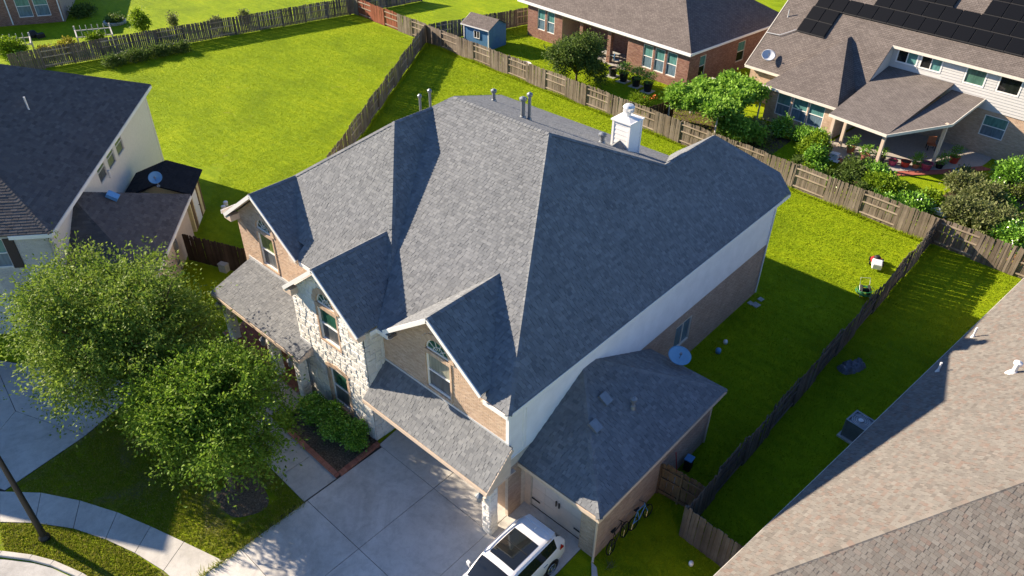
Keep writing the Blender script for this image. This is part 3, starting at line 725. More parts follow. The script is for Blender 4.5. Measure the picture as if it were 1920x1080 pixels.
# bay side wall (right) and return down to the garage
backing(wall_s, (-19.5, 13.0, 0), YV, [[(0, 0), (1.3, 0), (1.3, 3.1), (0, 3.1)], [(0, 3.1), (.95, 3.1), (.95, 6.05), (0, 6.05)]], .12, XV)
stn += stone_tabs((-19.5, 13.02, 0), YV, [(0, 0), (1.25, 0), (1.25, 2.65), (0, 2.65)], n=XV, hmin=.32, hmax=.48, proud=.03)
stn += stone_tabs((-19.5, 13.02, 0), YV, [(0, 2.9), (.93, 2.9), (.93, 6.0), (0, 6.0)], n=XV, hmin=.38, hmax=.55, proud=.03)
# bay left return, porch back wall
backing(wall_s, (-24.3, 14.6, 0), -YV, [[(0, 0), (1.6, 0), (1.6, 6.05), (0, 6.05)]], .12, -XV)
# right side wall: brick below, white boards above
sw = (12.98, 0.9, 14.3, 2.6)    # side window y offset from 13.95 and z
sy0, sy1 = 25.6-13.95, 27.05-13.95
backing(wall_b, (-12.6, 13.95, 0), YV, rects_with_holes(0, 0, 20.45, 3.3, [(sy0, 1.2, sy1, 2.62)]), .15, XV)
bt2 = brick_tabs((-12.6, 13.95, 0), YV, [(0, 0), (.75, 0), (.75, 2.8), (0, 2.8)], n=XV)+brick_tabs((-12.6, 13.95, 0), YV, [(8.7, 0), (20.45, 0), (20.45, 3.28), (8.7, 3.28)], holes=[(sy0, 1.2, sy1, 2.62)], n=XV)
window(H, (-12.6, 25.6, 1.2), YV, XV, 1.45, 1.42, 'pane_bluegrey', 'pane_bluegrey', 'trim_cream', slider=True, label='ground floor side window')
bt2 += brick_tabs((-12.6, 34.4, 0), -XV, [(0, 0), (6.5, 0), (6.5, 3.28), (0, 3.28)], n=YV)
backing(wall_b, (-12.6, 34.4, 0), -XV, [[(0, 0), (6.6, 0), (6.6, 3.3), (0, 3.3)]], .15, YV)
sid = MB(); backing(sid, (-12.6, 13.95, 0), YV, [[(0, 3.3), (20.45, 3.3), (20.45, 6.1), (0, 6.1)]], .15, XV); backing(sid, (-12.6, 34.4, 0), -XV, [[(0, 3.3), (6.6, 3.3), (6.6, 6.1), (0, 6.1)]], .15, YV)
sid.box((-12.74, 13.97, 3.27), (-12.575, 34.42, 3.33)); sid.box((-12.72, 13.93, 3.3), (-12.57, 14.07, 6.05)); sid.box((-12.7, 14.72, 3.33), (-12.583, 14.86, 6.0)); sw_o = sid.build('siding', 'siding_white', H)
bd = MB(); z = 3.34
while z < 6.0:
    q = MB(); q.prism([(-12.6, 14.9, z), (-12.572, 14.9, z), (-12.592, 14.9, z+.19), (-12.6, 14.9, z+.19)], (0, 19.5, 0)); q.build('siding_board', 'siding_white', sw_o); z += .195
# inner core so that no light leaks through
core = MB(); core.box((-31.0, 14.8, 0), (-12.78, 34.0, 6.0)); core.box((-24.15, 13.15, 0), (-19.65, 14.7, 5.95)); core.box((-31.9+.5, 21, 0), (-31.0, 34.0, 6.05)); core.box((-18.7, 34, 0), (-12.8, 34.3, 6.0))
core.build('wall_core', 'mortar', H)
wl = wall_b.build('wall', 'mortar', H); ws = wall_s.build('stone_wall', 'mortar_grey', H)
# wing walls and garage
wg = MB(); gh = (12.26-9.69+.0)
backing(wg, (-12.6, 14.98, 0), XV, rects_with_holes(0, 0, 3.65, 2.65, [(.3, 0, 2.9, 2.2)]), .15, NX); backing(wg, (-8.95, 14.75, 0), YV, [[(0, 0), (8.1, 0), (8.1, 2.65), (0, 2.65)]], .15, XV); backing(wg, (-8.95, 22.85, 0), -XV, [[(0, 0), (3.6, 0), (3.6, 2.65), (0, 2.65)]], .15, YV)
wg.box((-9.66, 14.75, 0), (-9.0, 15.1, 2.6)); wg.box((-12.4, 15.2, 0), (-9.2, 22.6, 2.6)); wg.build('wing_wall', 'mortar', H)
bt2 += brick_tabs((-8.95, 14.74, 0), YV, [(0, .02), (8.1, .02), (8.1, 2.6), (0, 2.6)], n=XV)
bt += brick_tabs((-9.68, 14.75, 0), XV, [(0, .02), (.73, .02), (.73, 2.6), (0, 2.6)], n=NX)
place_pieces(bt, 'brick', 'brick_tan', wl, 300); place_pieces(bt2, 'brick', 'brick_tan_shaded', wl, 0, 'side_bricks')
place_pieces(stn, 'stone', 'limestone', ws, 300)
# side garage door: panels, hinges and the pull handle
gd = MB(); gd.box((-12.33, 15.06, 0), (-9.68, 15.12, 2.22)); gdo = gd.build('garage_door', 'door_beige', H)
for i in range(4):
    for j in range(4):
        q = MB(); q.box((-12.29+j*.655, 15.052, .06+i*.54), (-12.29+j*.655+.645, 15.065, .06+i*.54+.53)); q.build('door_panel', 'door_beige', gdo)
for z in (.45, 1.85):
    for x0, x1 in ((-12.28, -11.85), (-10.15, -9.72)):
        q = MB(); q.box((x0, 15.005, z), (x1, 15.03, z+.05)); q.build('hinge', 'black_iron', gdo)
for x in (-11.08, -10.93):
    q = MB(); q.box((x, 14.99, 1.0), (x+.045, 15.03, 1.28)); q.build('handle', 'black_iron', gdo)
q = MB(); q.box((-12.6, 14.94, 2.2), (-9.66, 15.04, 2.6)); q.box((-12.62, 14.94, 0), (-12.32, 15.04, 2.2)); q.build('door_trim', 'trim_peach', H)
# main garage behind the skirt roof
q = MB(); q.box((-18.4, 14.25, 0), (-13.5, 14.32, 2.4)); mg = q.build('main_garage_door', 'door_beige', H)
for i in range(4):
    for j in range(7):
        p = MB(); p.box((-18.35+j*.69, 14.21, .06+i*.58), (-18.35+j*.69+.66, 14.255, .06+i*.58+.54)); p.build('door_panel', 'door_beige', mg)
q = MB(); q.box((-19.5, 14.15, 0), (-18.4, 14.4, 2.64)); q.box((-13.5, 14.15, 0), (-12.6, 14.4, 2.64)); q.box((-18.4, 14.15, 2.4), (-13.5, 14.4, 2.64)); q.build('garage_front', 'brick_tan', H)
q = MB(); q.box((-19.5, 12.75, 2.5), (-12.45, 13.0, 2.66)); q.prism([(-12.45, 12.66, 2.66), (-12.45, 13.93, 2.66), (-12.45, 13.93, 4.02)], (-.06, 0, 0)); q.prism([(-23.46, 12.3, 2.68), (-23.46, 12.98, 2.68), (-23.46, 12.98, 3.1)], (-.06, 0, 0)); q.build('beam', 'trim_peach', H)
# stone piers with lanterns
def pier(x, y, w, h):
    q = MB(); q.box((x+.03, y+.03, 0), (x+w-.03, y+w-.03, h)); p = q.build('pier', 'mortar_grey', H)
    t = []
    for o_, u_, n_ in (((x+.03, y+.03, 0), XV, NX), ((x+w-.03, y+.03, 0), YV, XV), ((x+.03, y+w-.03, 0), -YV, -XV)):
        t += stone_tabs(o_, u_, [(0, 0), (w-.06, 0), (w-.06, h), (0, h)], n=n_, hmin=.22, hmax=.4, proud=.035)
    for s in t: q = MB(); q.add(*s); q.build('stone', 'limestone', p)
    q = MB(); c = (x-.02, y-.16, h-.62)
    q.lathe([(.02, -.12), (.06, -.06), (.11, 0), (.13, .28), (.16, .3), (.09, .38), (.02, .46)], (c[0]+.1, c[1], c[2]), 8); q.bar((c[0]+.1, y+.05, c[2]+.36), (c[0]+.1, c[1], c[2]+.42), .03, .03); q.build('lantern', 'metal_grey', H)
pier(-12.94, 12.82, .46, 2.6); pier(-24.32, 12.35, .46, 2.66); pier(-26.5, 12.35, .46, 2.66); pier(-30.4, 12.35, .46, 2.66)
q = MB(); q.box((-24.25, 12.34, 2.4), (-23.85, 12.9, 2.66)); q.build('beam', 'trim_peach', H)
# porch floor of brick paving
q = MB(); q.box((-31.0, 12.3, 0), (-24.36, 14.58, .13)); pf = q.build('porch_floor', 'mortar_red', H)
pt = []
for i in range(int(6.6/.21)):
    for j in range(int(2.26/.105)):
        x, y = -30.98+i*.21+(.1 if j % 2 else 0), 12.31+j*.105
        if x+.2 < -24.36: pt.append(([(x, y, .128), (x+.2, y, .128), (x+.2, y+.095, .128), (x, y+.095, .128), (x, y, .145), (x+.2, y, .145), (x+.2, y+.095, .145), (x, y+.095, .145)], [(4, 5, 6, 7), (0, 1, 5, 4), (1, 2, 6, 5), (2, 3, 7, 6), (3, 0, 4, 7)]))
place_pieces(pt, 'paving_brick', 'brick_edging', pf, 300)
q = MB(); q.box((-26.2, 11.5, 0), (-23.7, 12.32, .1)); q.build('step', 'trim_peach', H, bevel=.02)
# downspouts, door drip, splash block
q = MB(); q.tube([(-8.88, 14.62, 2.6), (-8.93, 14.68, 2.35), (-8.93, 14.68, .2), (-8.85, 14.55, .08)], .05, 8); q.tube([(-8.9, 22.6, 2.6), (-8.9, 22.6, .1)], .05, 8); q.build('downspout', 'trim_peach', H)
q = MB(); q.tube([(-12.55, 34.3, 6.0), (-12.55, 34.3, .1)], .045, 8); q.build('downspout', 'siding_white', H)
# chimney
q = MB(); q.box((-18.62, 27.72, 8.6), (-17.68, 28.66, 10.62)); ch = q.build('chimney', 'siding_white', H)
for i in range(8):
    z = 8.86+i*.225
    p = MB(); p.prism([(-18.55, 27.72, z), (-18.55, 27.695, z), (-18.55, 27.71, z+.215), (-18.55, 27.72, z+.215)], (.8, 0, 0)); p.build('siding_board', 'siding_white', ch)
    p = MB(); p.prism([(-17.68, 27.8, z), (-17.655, 27.8, z), (-17.67, 27.8, z+.215), (-17.68, 27.8, z+.215)], (0, .8, 0)); p.build('siding_board', 'siding_white', ch)
p = MB()
for x, y in ((-18.66, 27.68), (-17.75, 27.68), (-17.75, 28.6)): p.box((x, y, 8.6), (x+.11, y+.1, 10.6))
p.prism([(-18.72, 27.62, 10.6), (-17.6, 27.62, 10.6), (-17.6, 28.76, 10.6), (-18.72, 28.76, 10.6)], (0, 0, .07)); p.add([(-18.66, 27.68, 10.67), (-17.66, 27.68, 10.67), (-17.66, 28.7, 10.67), (-18.66, 28.7, 10.67), (-18.16, 28.19, 10.8)], [(0, 1, 4), (1, 2, 4), (2, 3, 4), (3, 0, 4)]); p.build('chimney_trim', 'siding_white', ch)
p = MB(); p.lathe([(.13, 10.7), (.13, 10.98)], (-18.16, 28.19, 0), 16); p.lathe([(.24, 10.98), (.26, 11.0), (.26, 11.04)], (-18.16, 28.19, 0), 16); p.lathe([(.26, 11.2), (.28, 11.22), (.2, 11.32), (.04, 11.36)], (-18.16, 28.19, 0), 16); p.lathe([(.255, 11.1), (.255, 11.125)], (-18.16, 28.19, 0), 16, cap=False)
for i in range(10):
    a = i*.628; p.tube([(-18.16+.25*math.cos(a), 28.19+.25*math.sin(a), 11.0), (-18.16+.25*math.cos(a), 28.19+.25*math.sin(a), 11.22)], .012, 5)
p.build('chimney_cap', 'metal_light', ch, smooth=False)
# cricket behind the chimney front and the flue pipes
p = MB(); p.add([(-18.75, 27.7, 9.25), (-17.6, 27.7, 9.25), (-18.15, 27.0, 9.62), (-18.15, 27.7, 9.72)], [(0, 2, 3), (2, 1, 3), (0, 1, 2)]); p.build('cricket', 'shingle_grey', H)
def pipe(x, y, z, h, r=.06, m='metal_grey', cap=True, lean=(0, 0)):
    p = MB(); p.lathe([(r*2.6, -.25), (r*1.3, .12), (r, .14), (r, h)], (x, y, z), 12)
    if cap: p.lathe([(r*1.7, h+.02), (r*1.8, h+.06), (r*1.8, h+.13), (r*.6, h+.2)], (x, y, z), 12)
    return p.build('vent_pipe', m, H, smooth=False)
def rear(y): return 11.69-.4714*(y-22.65)
pipe(-26.4, 27.8, rear(27.8), .5, .09); pipe(-21.57, 24.65, rear(24.65), .85, .1); pipe(-21.35, 24.85, rear(24.85), 1.15, .075); pipe(-28.9, 24.8, 8.2, 1.45, .065); pipe(-28.1, 24.8, 8.7, 1.45, .065); pipe(-18.6, 26.9, rear(26.9), .35, .11)
# low vents on the wing roof
for x, y in ((-10.9, 16.9), (-11.35, 18.1)):
    z = 2.8+(-8.75-x)*.571; p = MB(); p.prism([(x-.2, y-.2, z+.13), (x+.2, y-.2, z-.1), (x+.2, y+.2, z-.1), (x-.2, y+.2, z+.13)], (.06, 0, .12)); p.build('roof_vent', 'metal_grey', H)
pipe(-10.55, 18.9, 2.8+1.8*.571, .35, .08)

# ------------------------------------------------------------------ fences
def picket_mesh(h, w=.1425, t=.018):
    b = MB(); c = .03; p = [(-w/2, -t/2, .03), (w/2, -t/2, .03), (w/2, -t/2, h-c), (w/2-c, -t/2, h), (-w/2+c, -t/2, h), (-w/2, -t/2, h-c)]
    b.prism([(x, y, z) for x, y, z in p], (0, t, 0)); me = bpy.data.meshes.new('picket'); me.from_pydata(b.V, [], b.F); me.update(); return me
def fence(name, label, p, q, h=1.83, mat='fence_grey', bay=2.44, first=1, step=.146, group=None, rail='rail_wood', limit=300, alternate=True, matfun=None, gap=0, miss=()):
    p, q = Vector((*p, 0)), Vector((*q, 0)); d = q-p; L = d.length; d.normalize(); n = Vector((d.y, -d.x, 0))
    ang = math.atan2(d.y, d.x); root = thing(name, label, 'fence', tuple(p), ang, group)
    k = max(1, round(L/bay)); bw = L/k
    pm = {}
    items = []
    for i in range(k):
        side = (first if i % 2 == 0 else -first) if alternate else first
        mm = matfun(i) if matfun else mat
        if mm not in pm:
            me = picket_mesh(h); me.materials.append(MATS[mm]); pm[mm] = me
        cnt = int(bw/step)
        for j in range(cnt):
            if (i, j) in miss: continue
            x = i*bw+(j+.5)*bw/cnt
            items.append((x, -side*.045, mm, side))
        for zz in (.25, 1.0, h-.3):
            b = MB(); b.box((i*bw+.05, side*.005-.02, zz-.045), ((i+1)*bw-.05, side*.005+.02, zz+.045)); b.build('rail', rail, root)
    for i in range(k+1):
        b = MB(); b.box((i*bw-.045, -.035, 0), (i*bw+.045, .035, h-.06)); b.build('post', mat if not matfun else matfun(min(i, k-1)), root)
    wp = lambda it: (p+d*it[0]-CAM).length
    items.sort(key=wp)
    rest = {}
    for idx, (x, y, mm, side) in enumerate(items):
        rz = random.gauss(0, .012); sz = 1+random.gauss(0, .012)
        if idx < limit:
            o = bpy.data.objects.new('picket', pm[mm]); COL.objects.link(o); o.parent = root
            o.location = (x, y+random.gauss(0, .004), random.gauss(0, .008)); o.rotation_euler = (random.gauss(0, .01), rz, random.gauss(0, .03)); o.scale = (1, 1, sz)
        else:
            b = rest.setdefault(mm, MB()); me = pm[mm]
            b.add([(v.co.x+x, v.co.y+y, v.co.z*sz) for v in me.vertices], [tuple(f.vertices) for f in me.polygons])
    for mm, b in rest.items(): stuff(b.build('far_pickets', mm, root))
    return root
fence('side_fence', 'weathered grey picket fence along the right side of the central house lot', (-7.05, 46.4), (-7.05, 17.9), mat='fence_dark', first=1, rail='fence_dark')
fence('back_fence', 'long grey wooden fence with alternating panels behind the central house', (-57.2, 50.5), (-7.05, 46.45), first=1, miss=())
fence('back_fence', 'wooden fence panel run behind the right hand yard past the corner post', (-7.0, 46.44), (4.5, 45.6), first=-1)
fence('yard_fence', 'grey slatted fence between the two back lawns left of the house', (-57.25, 50.4), (-33.6, 16.2), first=-1, mat='fence_grey')
fence('garden_fence', 'far grey picket fence with wide gaps along the left garden', (-77.5, 19.0), (-70.2, 50.9), first=1, mat='fence_dark', step=.165)
fence('rust_fence', 'fence run with rust red panels at the top of the big lawn', (-71.5, 51.6), (-57.3, 50.6), first=1, matfun=lambda i: 'fence_red' if i in (1, 2, 3) else 'fence_grey')
fence('shed_fence', 'dark fence line running back behind the blue shed', (-57.0, 50.7), (-53.4, 63.0), first=-1, mat='fence_dark')
fence('corner_fence', 'short dark fence continuing past the corner at the lawn top', (-70.2, 51.0), (-68.4, 60), first=1, mat='fence_dark')
fence('gate_fence', 'dark brown picket gate between the two left houses', (-38.5, 14.6), (-31.5, 17.4), first=1, mat='fence_chocolate', alternate=False, rail='fence_chocolate')
fence('side_gate', 'short wooden gate closing the passage beside the garage wing', (-8.9, 18.95), (-7.1, 19.1), first=-1, mat='fence_chocolate', alternate=False, rail='fence_brown', matfun=lambda i: 'fence_brown', bay=.9)
fence('front_fence', 'short grey fence panel facing front beside the beige roof', (-7.1, 17.85), (-3.5, 17.6), first=1, mat='fence_dark', alternate=False, rail='fence_dark')
fence('garden_bed_fence', 'dark fence panel between the two back gardens', (-29.6, 48.6), (-29.0, 51.5), first=1, mat='fence_chocolate', alternate=False, h=1.7)

# ------------------------------------------------------------------ left neighbour
LA = math.atan2(.766, .643)
LH = thing('white_brick_house', 'neighbouring white brick house with dark hip roof at the left edge', 'house', (-36.06, 7.8, 0), LA)
LD, LW, LS = 18.76, 13.0, .63
rz = 6+LS*LW/2
lpl = [[(0, 0, 6), (0, LD, 6), (-LW/2, LD-LW/2, rz), (-LW/2, LW/2, rz)], [(-LW, 0, 6), (0, 0, 6), (-LW/2, LW/2, rz)], [(0, LD, 6), (-LW, LD, 6), (-LW/2, LD-LW/2, rz)], [(-LW, LD, 6), (-LW, 0, 6), (-LW/2, LW/2, rz), (-LW/2, LD-LW/2, rz)]]
gx, gz, ghw = -11.0, 9.45, 4.4
lg = [[(gx, -1.8, gz), (gx+ghw, -1.8, gz-.66*ghw), (gx+ghw, 6, gz-.66*ghw), (gx, 6, gz)], [(gx, -1.8, gz), (gx, 6, gz), (gx-ghw, 6, gz-.66*ghw), (gx-ghw, -1.8, gz-.66*ghw)]]
low = [[(3.75, -.2, 2.8), (3.75, 9.05, 2.8), (-.4, 4.9, 5.5), (-.4, 4.1, 5.5)], [(-.4, -.2, 2.8), (3.75, -.2, 2.8), (-.4, 4.1, 5.5)], [(3.75, 9.05, 2.8), (-.4, 9.05, 2.8), (-.4, 4.9, 5.5)]]
lroof = deck(lpl+lg+low, 'roof', 'shingle_brown', LH, drop=.1)
lt = []
for P in lpl[:2]+[lg[0]]+low[:2]: lt += shingle_tabs(P, .16, .22, .45)
place_pieces(lt, 'shingle', 'shingle_brown', lroof, 300)
lc = []
for p, q in [((0, 0, 6), (-LW/2, LW/2, rz)), ((0, LD, 6), (-LW/2, LD-LW/2, rz)), ((-LW/2, LW/2, rz), (-LW/2, LD-LW/2, rz)), ((3.75, -.2, 2.8), (-.4, 4.1, 5.5)), ((3.75, 9.05, 2.8), (-.4, 4.9, 5.5)), ((gx, -1.8, gz), (gx, 6, gz))]: lc += cap_tabs(p, q)
place_pieces(lc, 'ridge_cap', 'shingle_brown', lroof, 0, 'ridge_cap')
b = MB()
for p, q in [((.02, 0, 6), (.02, LD, 6)), ((-1.9, -.02, 6), (0, -.02, 6)), ((3.77, -.2, 2.8), (3.77, 9.05, 2.8)), ((-.4, -.22, 2.8), (3.75, -.22, 2.8)), ((gx, -1.82, gz), (gx+ghw, -1.82, gz-.66*ghw)), ((gx, -1.82, gz), (gx-ghw, -1.82, gz-.66*ghw)), ((0, LD+.02, 6), (-LW, LD+.02, 6))]: fascia(p, q, .2, .04)
b.build('fascia', 'siding_white', LH)
b = MB(); hol = [(7.72+i*1.72, 4.4, 7.72+i*1.72+1.25, 5.7) for i in range(3)]
backing(b, (-.4, .4, 0), (0, 1, 0), rects_with_holes(0, 0, LD-.8, 5.95, [(h[0]-.4, h[1], h[2]-.4, h[3]) for h in hol]), .15, (1, 0, 0))
b.box((-LW+.4, LD-.45, 0), (-.41, LD-.4, 5.95)); b.box((-.42, .4, 0), (-.385, .65, 5.9)); b.box((-.42, LD-.62, 0), (-.38, LD-.38, 5.9)); b.build('side_wall', 'siding_cream', LH)
for h in hol: window(LH, (-.4, h[0], 4.4), (0, 1, 0), (1, 0, 0), 1.25, 1.3, 'pane_painted_reflect', 'pane_screen', 'trim_cream')
b = MB(); backing(b, (-12.6, .4, 0), (1, 0, 0), rects_with_holes(0, 0, 12.2, 5.95, [(9.25, 4.0, 10.15, 5.6)]), .15, (0, -1, 0)); b.box((-12.5, .6, 0), (-.6, 18, 5.9)); b.prism([(gx-3.8, -1.4, 0), (gx+3.8, -1.4, 0), (gx+3.8, -1.4, 6), (gx, -1.4, 8.5), (gx-3.8, -1.4, 6)], (0, 1.9, 0)); lwf = b.build('front_wall', 'mortar_grey', LH)
place_pieces(brick_tabs((-14.6+5.0+6.2, .4, 0), (1, 0, 0), [(0, 0), (2.95, 0), (2.95, 5.9), (0, 5.9)], holes=[(.0, 4.0, .92, 5.6)], n=(0, -1, 0)), 'brick', 'brick_white', lwf, 300)
window(LH, (-3.33, .4, 4.0), (1, 0, 0), (0, -1, 0), .88, 1.6, 'pane_teal', 'pane_bluegrey')
b = MB(); b.box((-2.42, .33, 3.98), (-1.95, .4, 5.62)); b.build('shutter', 'shutter_brown', LH, bevel=.01)
b = MB(); b.box((-.4, .1, 0), (3.4, 8.8, 2.68)); b.build('wing_wall', 'stucco_peach', LH)
b = MB(); b.tube([(-.3, .5, 5.9), (-.3, .5, .1)], .05, 8); b.build('downspout', 'siding_cream', LH)
b = MB(); b.box((3.4, 5.0, 1.5), (3.55, 5.35, 2.05)); b.lathe([(.12, 0), (.12, .1)], (3.4, 5.2, 1.3), 12, (1, 0, 0)); b.tube([(3.46, 5.1, 1.5), (3.46, 5.1, .1)], .03, 6); b.tube([(3.46, 4.7, 1.2), (3.5, 4.6, .8), (3.46, 4.9, .6), (3.46, 4.7, 1.2)], .03, 6); b.build('electric_meter', 'metal_grey', LH)
b = MB(); b.prism([(.6, 5.3, 4.92), (1.1, 5.3, 4.6), (1.1, 5.8, 4.6), (.6, 5.8, 4.92)], (.1, 0, .16)); b.build('roof_vent', 'blue_plastic', LH)
b = MB(); b.lathe([(.1, -.2), (.05, .05), (.05, .7)], (-3.6, 9.6, 6+3.6*LS), 10); b.lathe([(.08, -.1), (.08, .35)], (.25, 7.6, 5.0), 10); b.build('vent_pipe', 'metal_light', LH)
# cream shed beside it
CS = thing('cream_shed', 'small cream shed with white door and black gable roof beside the left house', 'shed', (-36.06+.643*1.8-.766*10.6, 7.8+.766*1.8+.643*10.6, 0), LA)
b = MB(); b.box((-1.7, -1.2, 0), (1.62, 1.55, 2.55)); b.prism([(-1.7, -1.19, 2.55), (1.62, -1.19, 2.55), (0, -1.19, 3.3)], (0, 2.73, 0)); b.build('wall', 'shed_yellow', CS)
sp = [[(0, -1.45, 3.5), (2.0, -1.45, 2.72), (2.0, 1.8, 2.72), (0, 1.8, 3.5)], [(0, -1.45, 3.5), (0, 1.8, 3.5), (-2.0, 1.8, 2.72), (-2.0, -1.45, 2.72)]]
sr = deck(sp, 'roof', 'shingle_black', CS, drop=.08); place_pieces(shingle_tabs(sp[0])+shingle_tabs(sp[1]), 'shingle', 'shingle_black', sr, 300)
b = MB(); b.box((1.62, -.45, .08), (1.66, .45, 2.1)); dr = b.build('door', 'white_paint', CS); b = MB(); b.lathe([(.03, 0), (.03, .05)], (1.66, .35, 1.05), 8, (1, 0, 0)); b.build('handle', 'black_iron', dr)
b = MB(); b.box((1.62, -1.0, .05), (1.655, -.62, 2.4)); b.box((1.62, .62, .05), (1.655, .78, 2.4)); b.box((1.62, 1.38, .05), (1.656, 1.56, 2.5)); b.build('trim', 'fence_brown', CS)
def dish(label, loc, az, tilt=R(55), r=.42, m='dish_grey', h=.55):
    D = thing('satellite_dish', label, 'satellite dish', loc, az, 'rooftop satellite dishes')
    b = MB(); ax = Vector((math.cos(tilt), 0, math.sin(tilt))); c = Vector((.12, 0, h))
    b.lathe([(.02, .0), (r*.5, .035), (r*.85, .1), (r, .15), (r, .165), (r*.85, .12), (r*.5, .055), (.02, .02)], c, 24, ax, cap=False); b.build('reflector', m, D, smooth=True)
    b = MB(); b.tube([(0, 0, -.05), (0, 0, h-.12), (.1, 0, h)], .03, 8); b.box((-.1, -.08, -.03), (.1, .08, .02)); b.build('mast', 'metal_grey', D)
    b = MB(); f = c+ax*.5+Vector((0, 0, -.12)); b.tube([c-Vector((0, 0, r*.7)), f], .014, 6); b.lathe([(.05, 0), (.06, .1)], f, 10, -ax); b.build('feed_arm', 'metal_grey', D); return D
dish('round satellite dish above the low roof of the left house', (-36.06+.643*2.3-.766*8.5, 7.8+.766*2.3+.643*8.5, 3.75), R(-30), R(50), .38, 'dish_blue')
dish('blue looking satellite dish at the corner of the garage wing roof', (-11.1, 23.15, 3.0), R(-35), R(74), .5, 'dish_blue', h=.45)
# ------------------------------------------------------------------ right neighbour (beige roof under the camera)
RA = math.atan2(-.115, .993)
RH = thing('beige_roof_house', 'neighbouring house whose beige and pink shingle roof fills the lower right corner', 'house', (-4.55, 15.04, .35), RA)
rs, fs = .62, .34; cy = -1.76; k = rs/fs
hip = lambda x: (x, cy+x*k, 2.8+rs*x)
rp = [[(0, cy, 2.8), (0, 27, 2.8), (8, 27, 2.8+8*rs), hip(8)], [(0, cy, 2.8), hip(8), (16, cy+8*k, 2.8+8*rs), (16, cy, 2.8)], [(8, cy+8*k, 2.8+8*rs), (8, 27, 2.8+8*rs), (16, 27, 2.8), (16, cy, 2.8)]]
rr = deck([rp[0], rp[1], [hip(8), (8, 27, 2.8+8*rs), (16, 27, 2.8), (16, cy+8*k, 2.8)]], 'roof', 'shingle_beige', RH, drop=.1)
rtabs = shingle_tabs([(0, cy, 2.8), (0, 27, 2.8), (6.5, 27, 2.8+6.5*rs), hip(6.5)], .145, .1, .24)+shingle_tabs([(0, cy, 2.8), hip(6.5), (12, cy+6.5*k, 2.8+6.5*rs), (12, cy, 2.8)], .145, .1, .24)
place_pieces(rtabs, 'shingle', 'shingle_beige', rr, 300)
place_pieces(cap_tabs((0, cy, 2.8), hip(8), .17), 'ridge_cap', 'shingle_beige', rr, 0, 'ridge_cap')
b = MB(); fascia((-.02, cy, 2.8), (-.02, 27, 2.8), .18, .04); fascia((0, 27.02, 2.8), (16, 27.02, 2.8), .18, .04); b.build('fascia', 'trim_cream', RH)
b = MB(); b.box((.45, cy+.5, -.35), (15.5, 26.6, 2.7)); b.prism([(.45, 26.55, 2.7), (15.5, 26.55, 2.7), (8, 26.55, 7.5)], (0, .05, 0)); b.build('wall', 'brick_tan_shaded', RH)
for x, y, h, r in ((.35, 18.5, .55, .045), (.35, 15.0, .5, .045), (2.75, 15.2, .4, .09)):
    z = 2.8+rs*x; b = MB(); b.lathe([(r*3, -.15), (r*1.3, .1), (r, .12), (r, h)], (x, y, z), 12)
    if r > .06: b.lathe([(r, h), (r*1.8, h+.05), (r*1.8, h+.14), (.02, h+.2)], (x, y, z), 12)
    b.build('vent_pipe', 'pvc_white', RH)
# ------------------------------------------------------------------ red brick house behind
BA = R(-5.8)
BH = thing('red_brick_house', 'single storey red brick house with brown hip roof behind the back fence', 'house', (-31.55, 57.38, 0), BA)
bz, bs, ov = 3.5, .6, .45
e = [(-21.2, -ov), (.55, -ov), (.55, 15), (-21.2, 15)]; bh = (15+ov)/2
bp = [[(-21.2, -ov, bz), (.55, -ov, bz), (.55-bh, -ov+bh, bz+bs*bh), (-21.2+2, -ov+bh, bz+bs*bh)], [(.55, -ov, bz), (.55, 15, bz), (.55-bh, -ov+bh, bz+bs*bh)], [(-21.2, 15, bz), (-21.2, -ov, bz), (-19.2, -ov+bh, bz+bs*bh)], [(.55, 15, bz), (-21.2, 15, bz), (-19.2, -ov+bh, bz+bs*bh), (.55-bh, -ov+bh, bz+bs*bh)]]
deck(bp, 'roof', 'roof_far_brown', BH, drop=.1, uv=True)
b = MB(); fascia((-21.2, -ov-.02, bz), (.55, -ov-.02, bz), .26, .06, .0); fascia((.57, -ov, bz), (.57, 15, bz), .2, .06, .0); b.build('fascia', 'white_paint', BH)
b = MB(); b.box((-20.4, -ov, bz-.3), (.5, .2, bz-.26)); b.build('soffit', 'trim_cream', BH)
wins = [(-18.65, .95, 1.05, 2.05), (-17.3, .95, 1.05, 2.05), (-4.9, .85, 1.1, 2.05), (-3.55, .85, 1.1, 2.05), (-2.2, .85, 1.1, 2.05)]
b = MB(); holes = [(x+20.1, z, x+20.1+w, z+h) for x, z, w, h in wins]+[(4.95, 0, 13.4, 2.95)]
backing(b, (-20.1, 0, 0), (1, 0, 0), rects_with_holes(0, 0, 20.3, 3.4, holes), .18, (0, -1, 0))
sh = [(1.5, .9, 2.4, 2.75), (7.2, .9, 8.4, 2.75)]
backing(b, (.2, 0, 0), (0, 1, 0), rects_with_holes(0, 0, 14.5, 3.4, sh), .18, (1, 0, 0)); b.box((-20.1, .1, 0), (-15.2, 14, 3.3)); b.box((-6.7, .25, 0), (0, 14, 3.3)); b.box((-15.2, 3.0, 0), (-6.7, 14, 3.3)); bw = b.build('wall', 'mortar_red', BH)
btb = brick_tabs((-20.1, 0, 0), (1, 0, 0), [(0, 0), (20.3, 0), (20.3, 3.3), (0, 3.3)], holes=holes, n=(0, -1, 0))+brick_tabs((.2, 0, 0), (0, 1, 0), [(0, 0), (14.5, 0), (14.5, 3.3), (0, 3.3)], holes=sh, n=(1, 0, 0))+brick_tabs((-15.2, 3.0, 0), (1, 0, 0), [(0, 0), (8.5, 0), (8.5, 3.0), (0, 3.0)], n=(0, -1, 0))+brick_tabs((-6.72, 3, 0), (0, -1, 0), [(0, 0), (3, 0), (3, 3), (0, 3)], n=(-1, 0, 0))
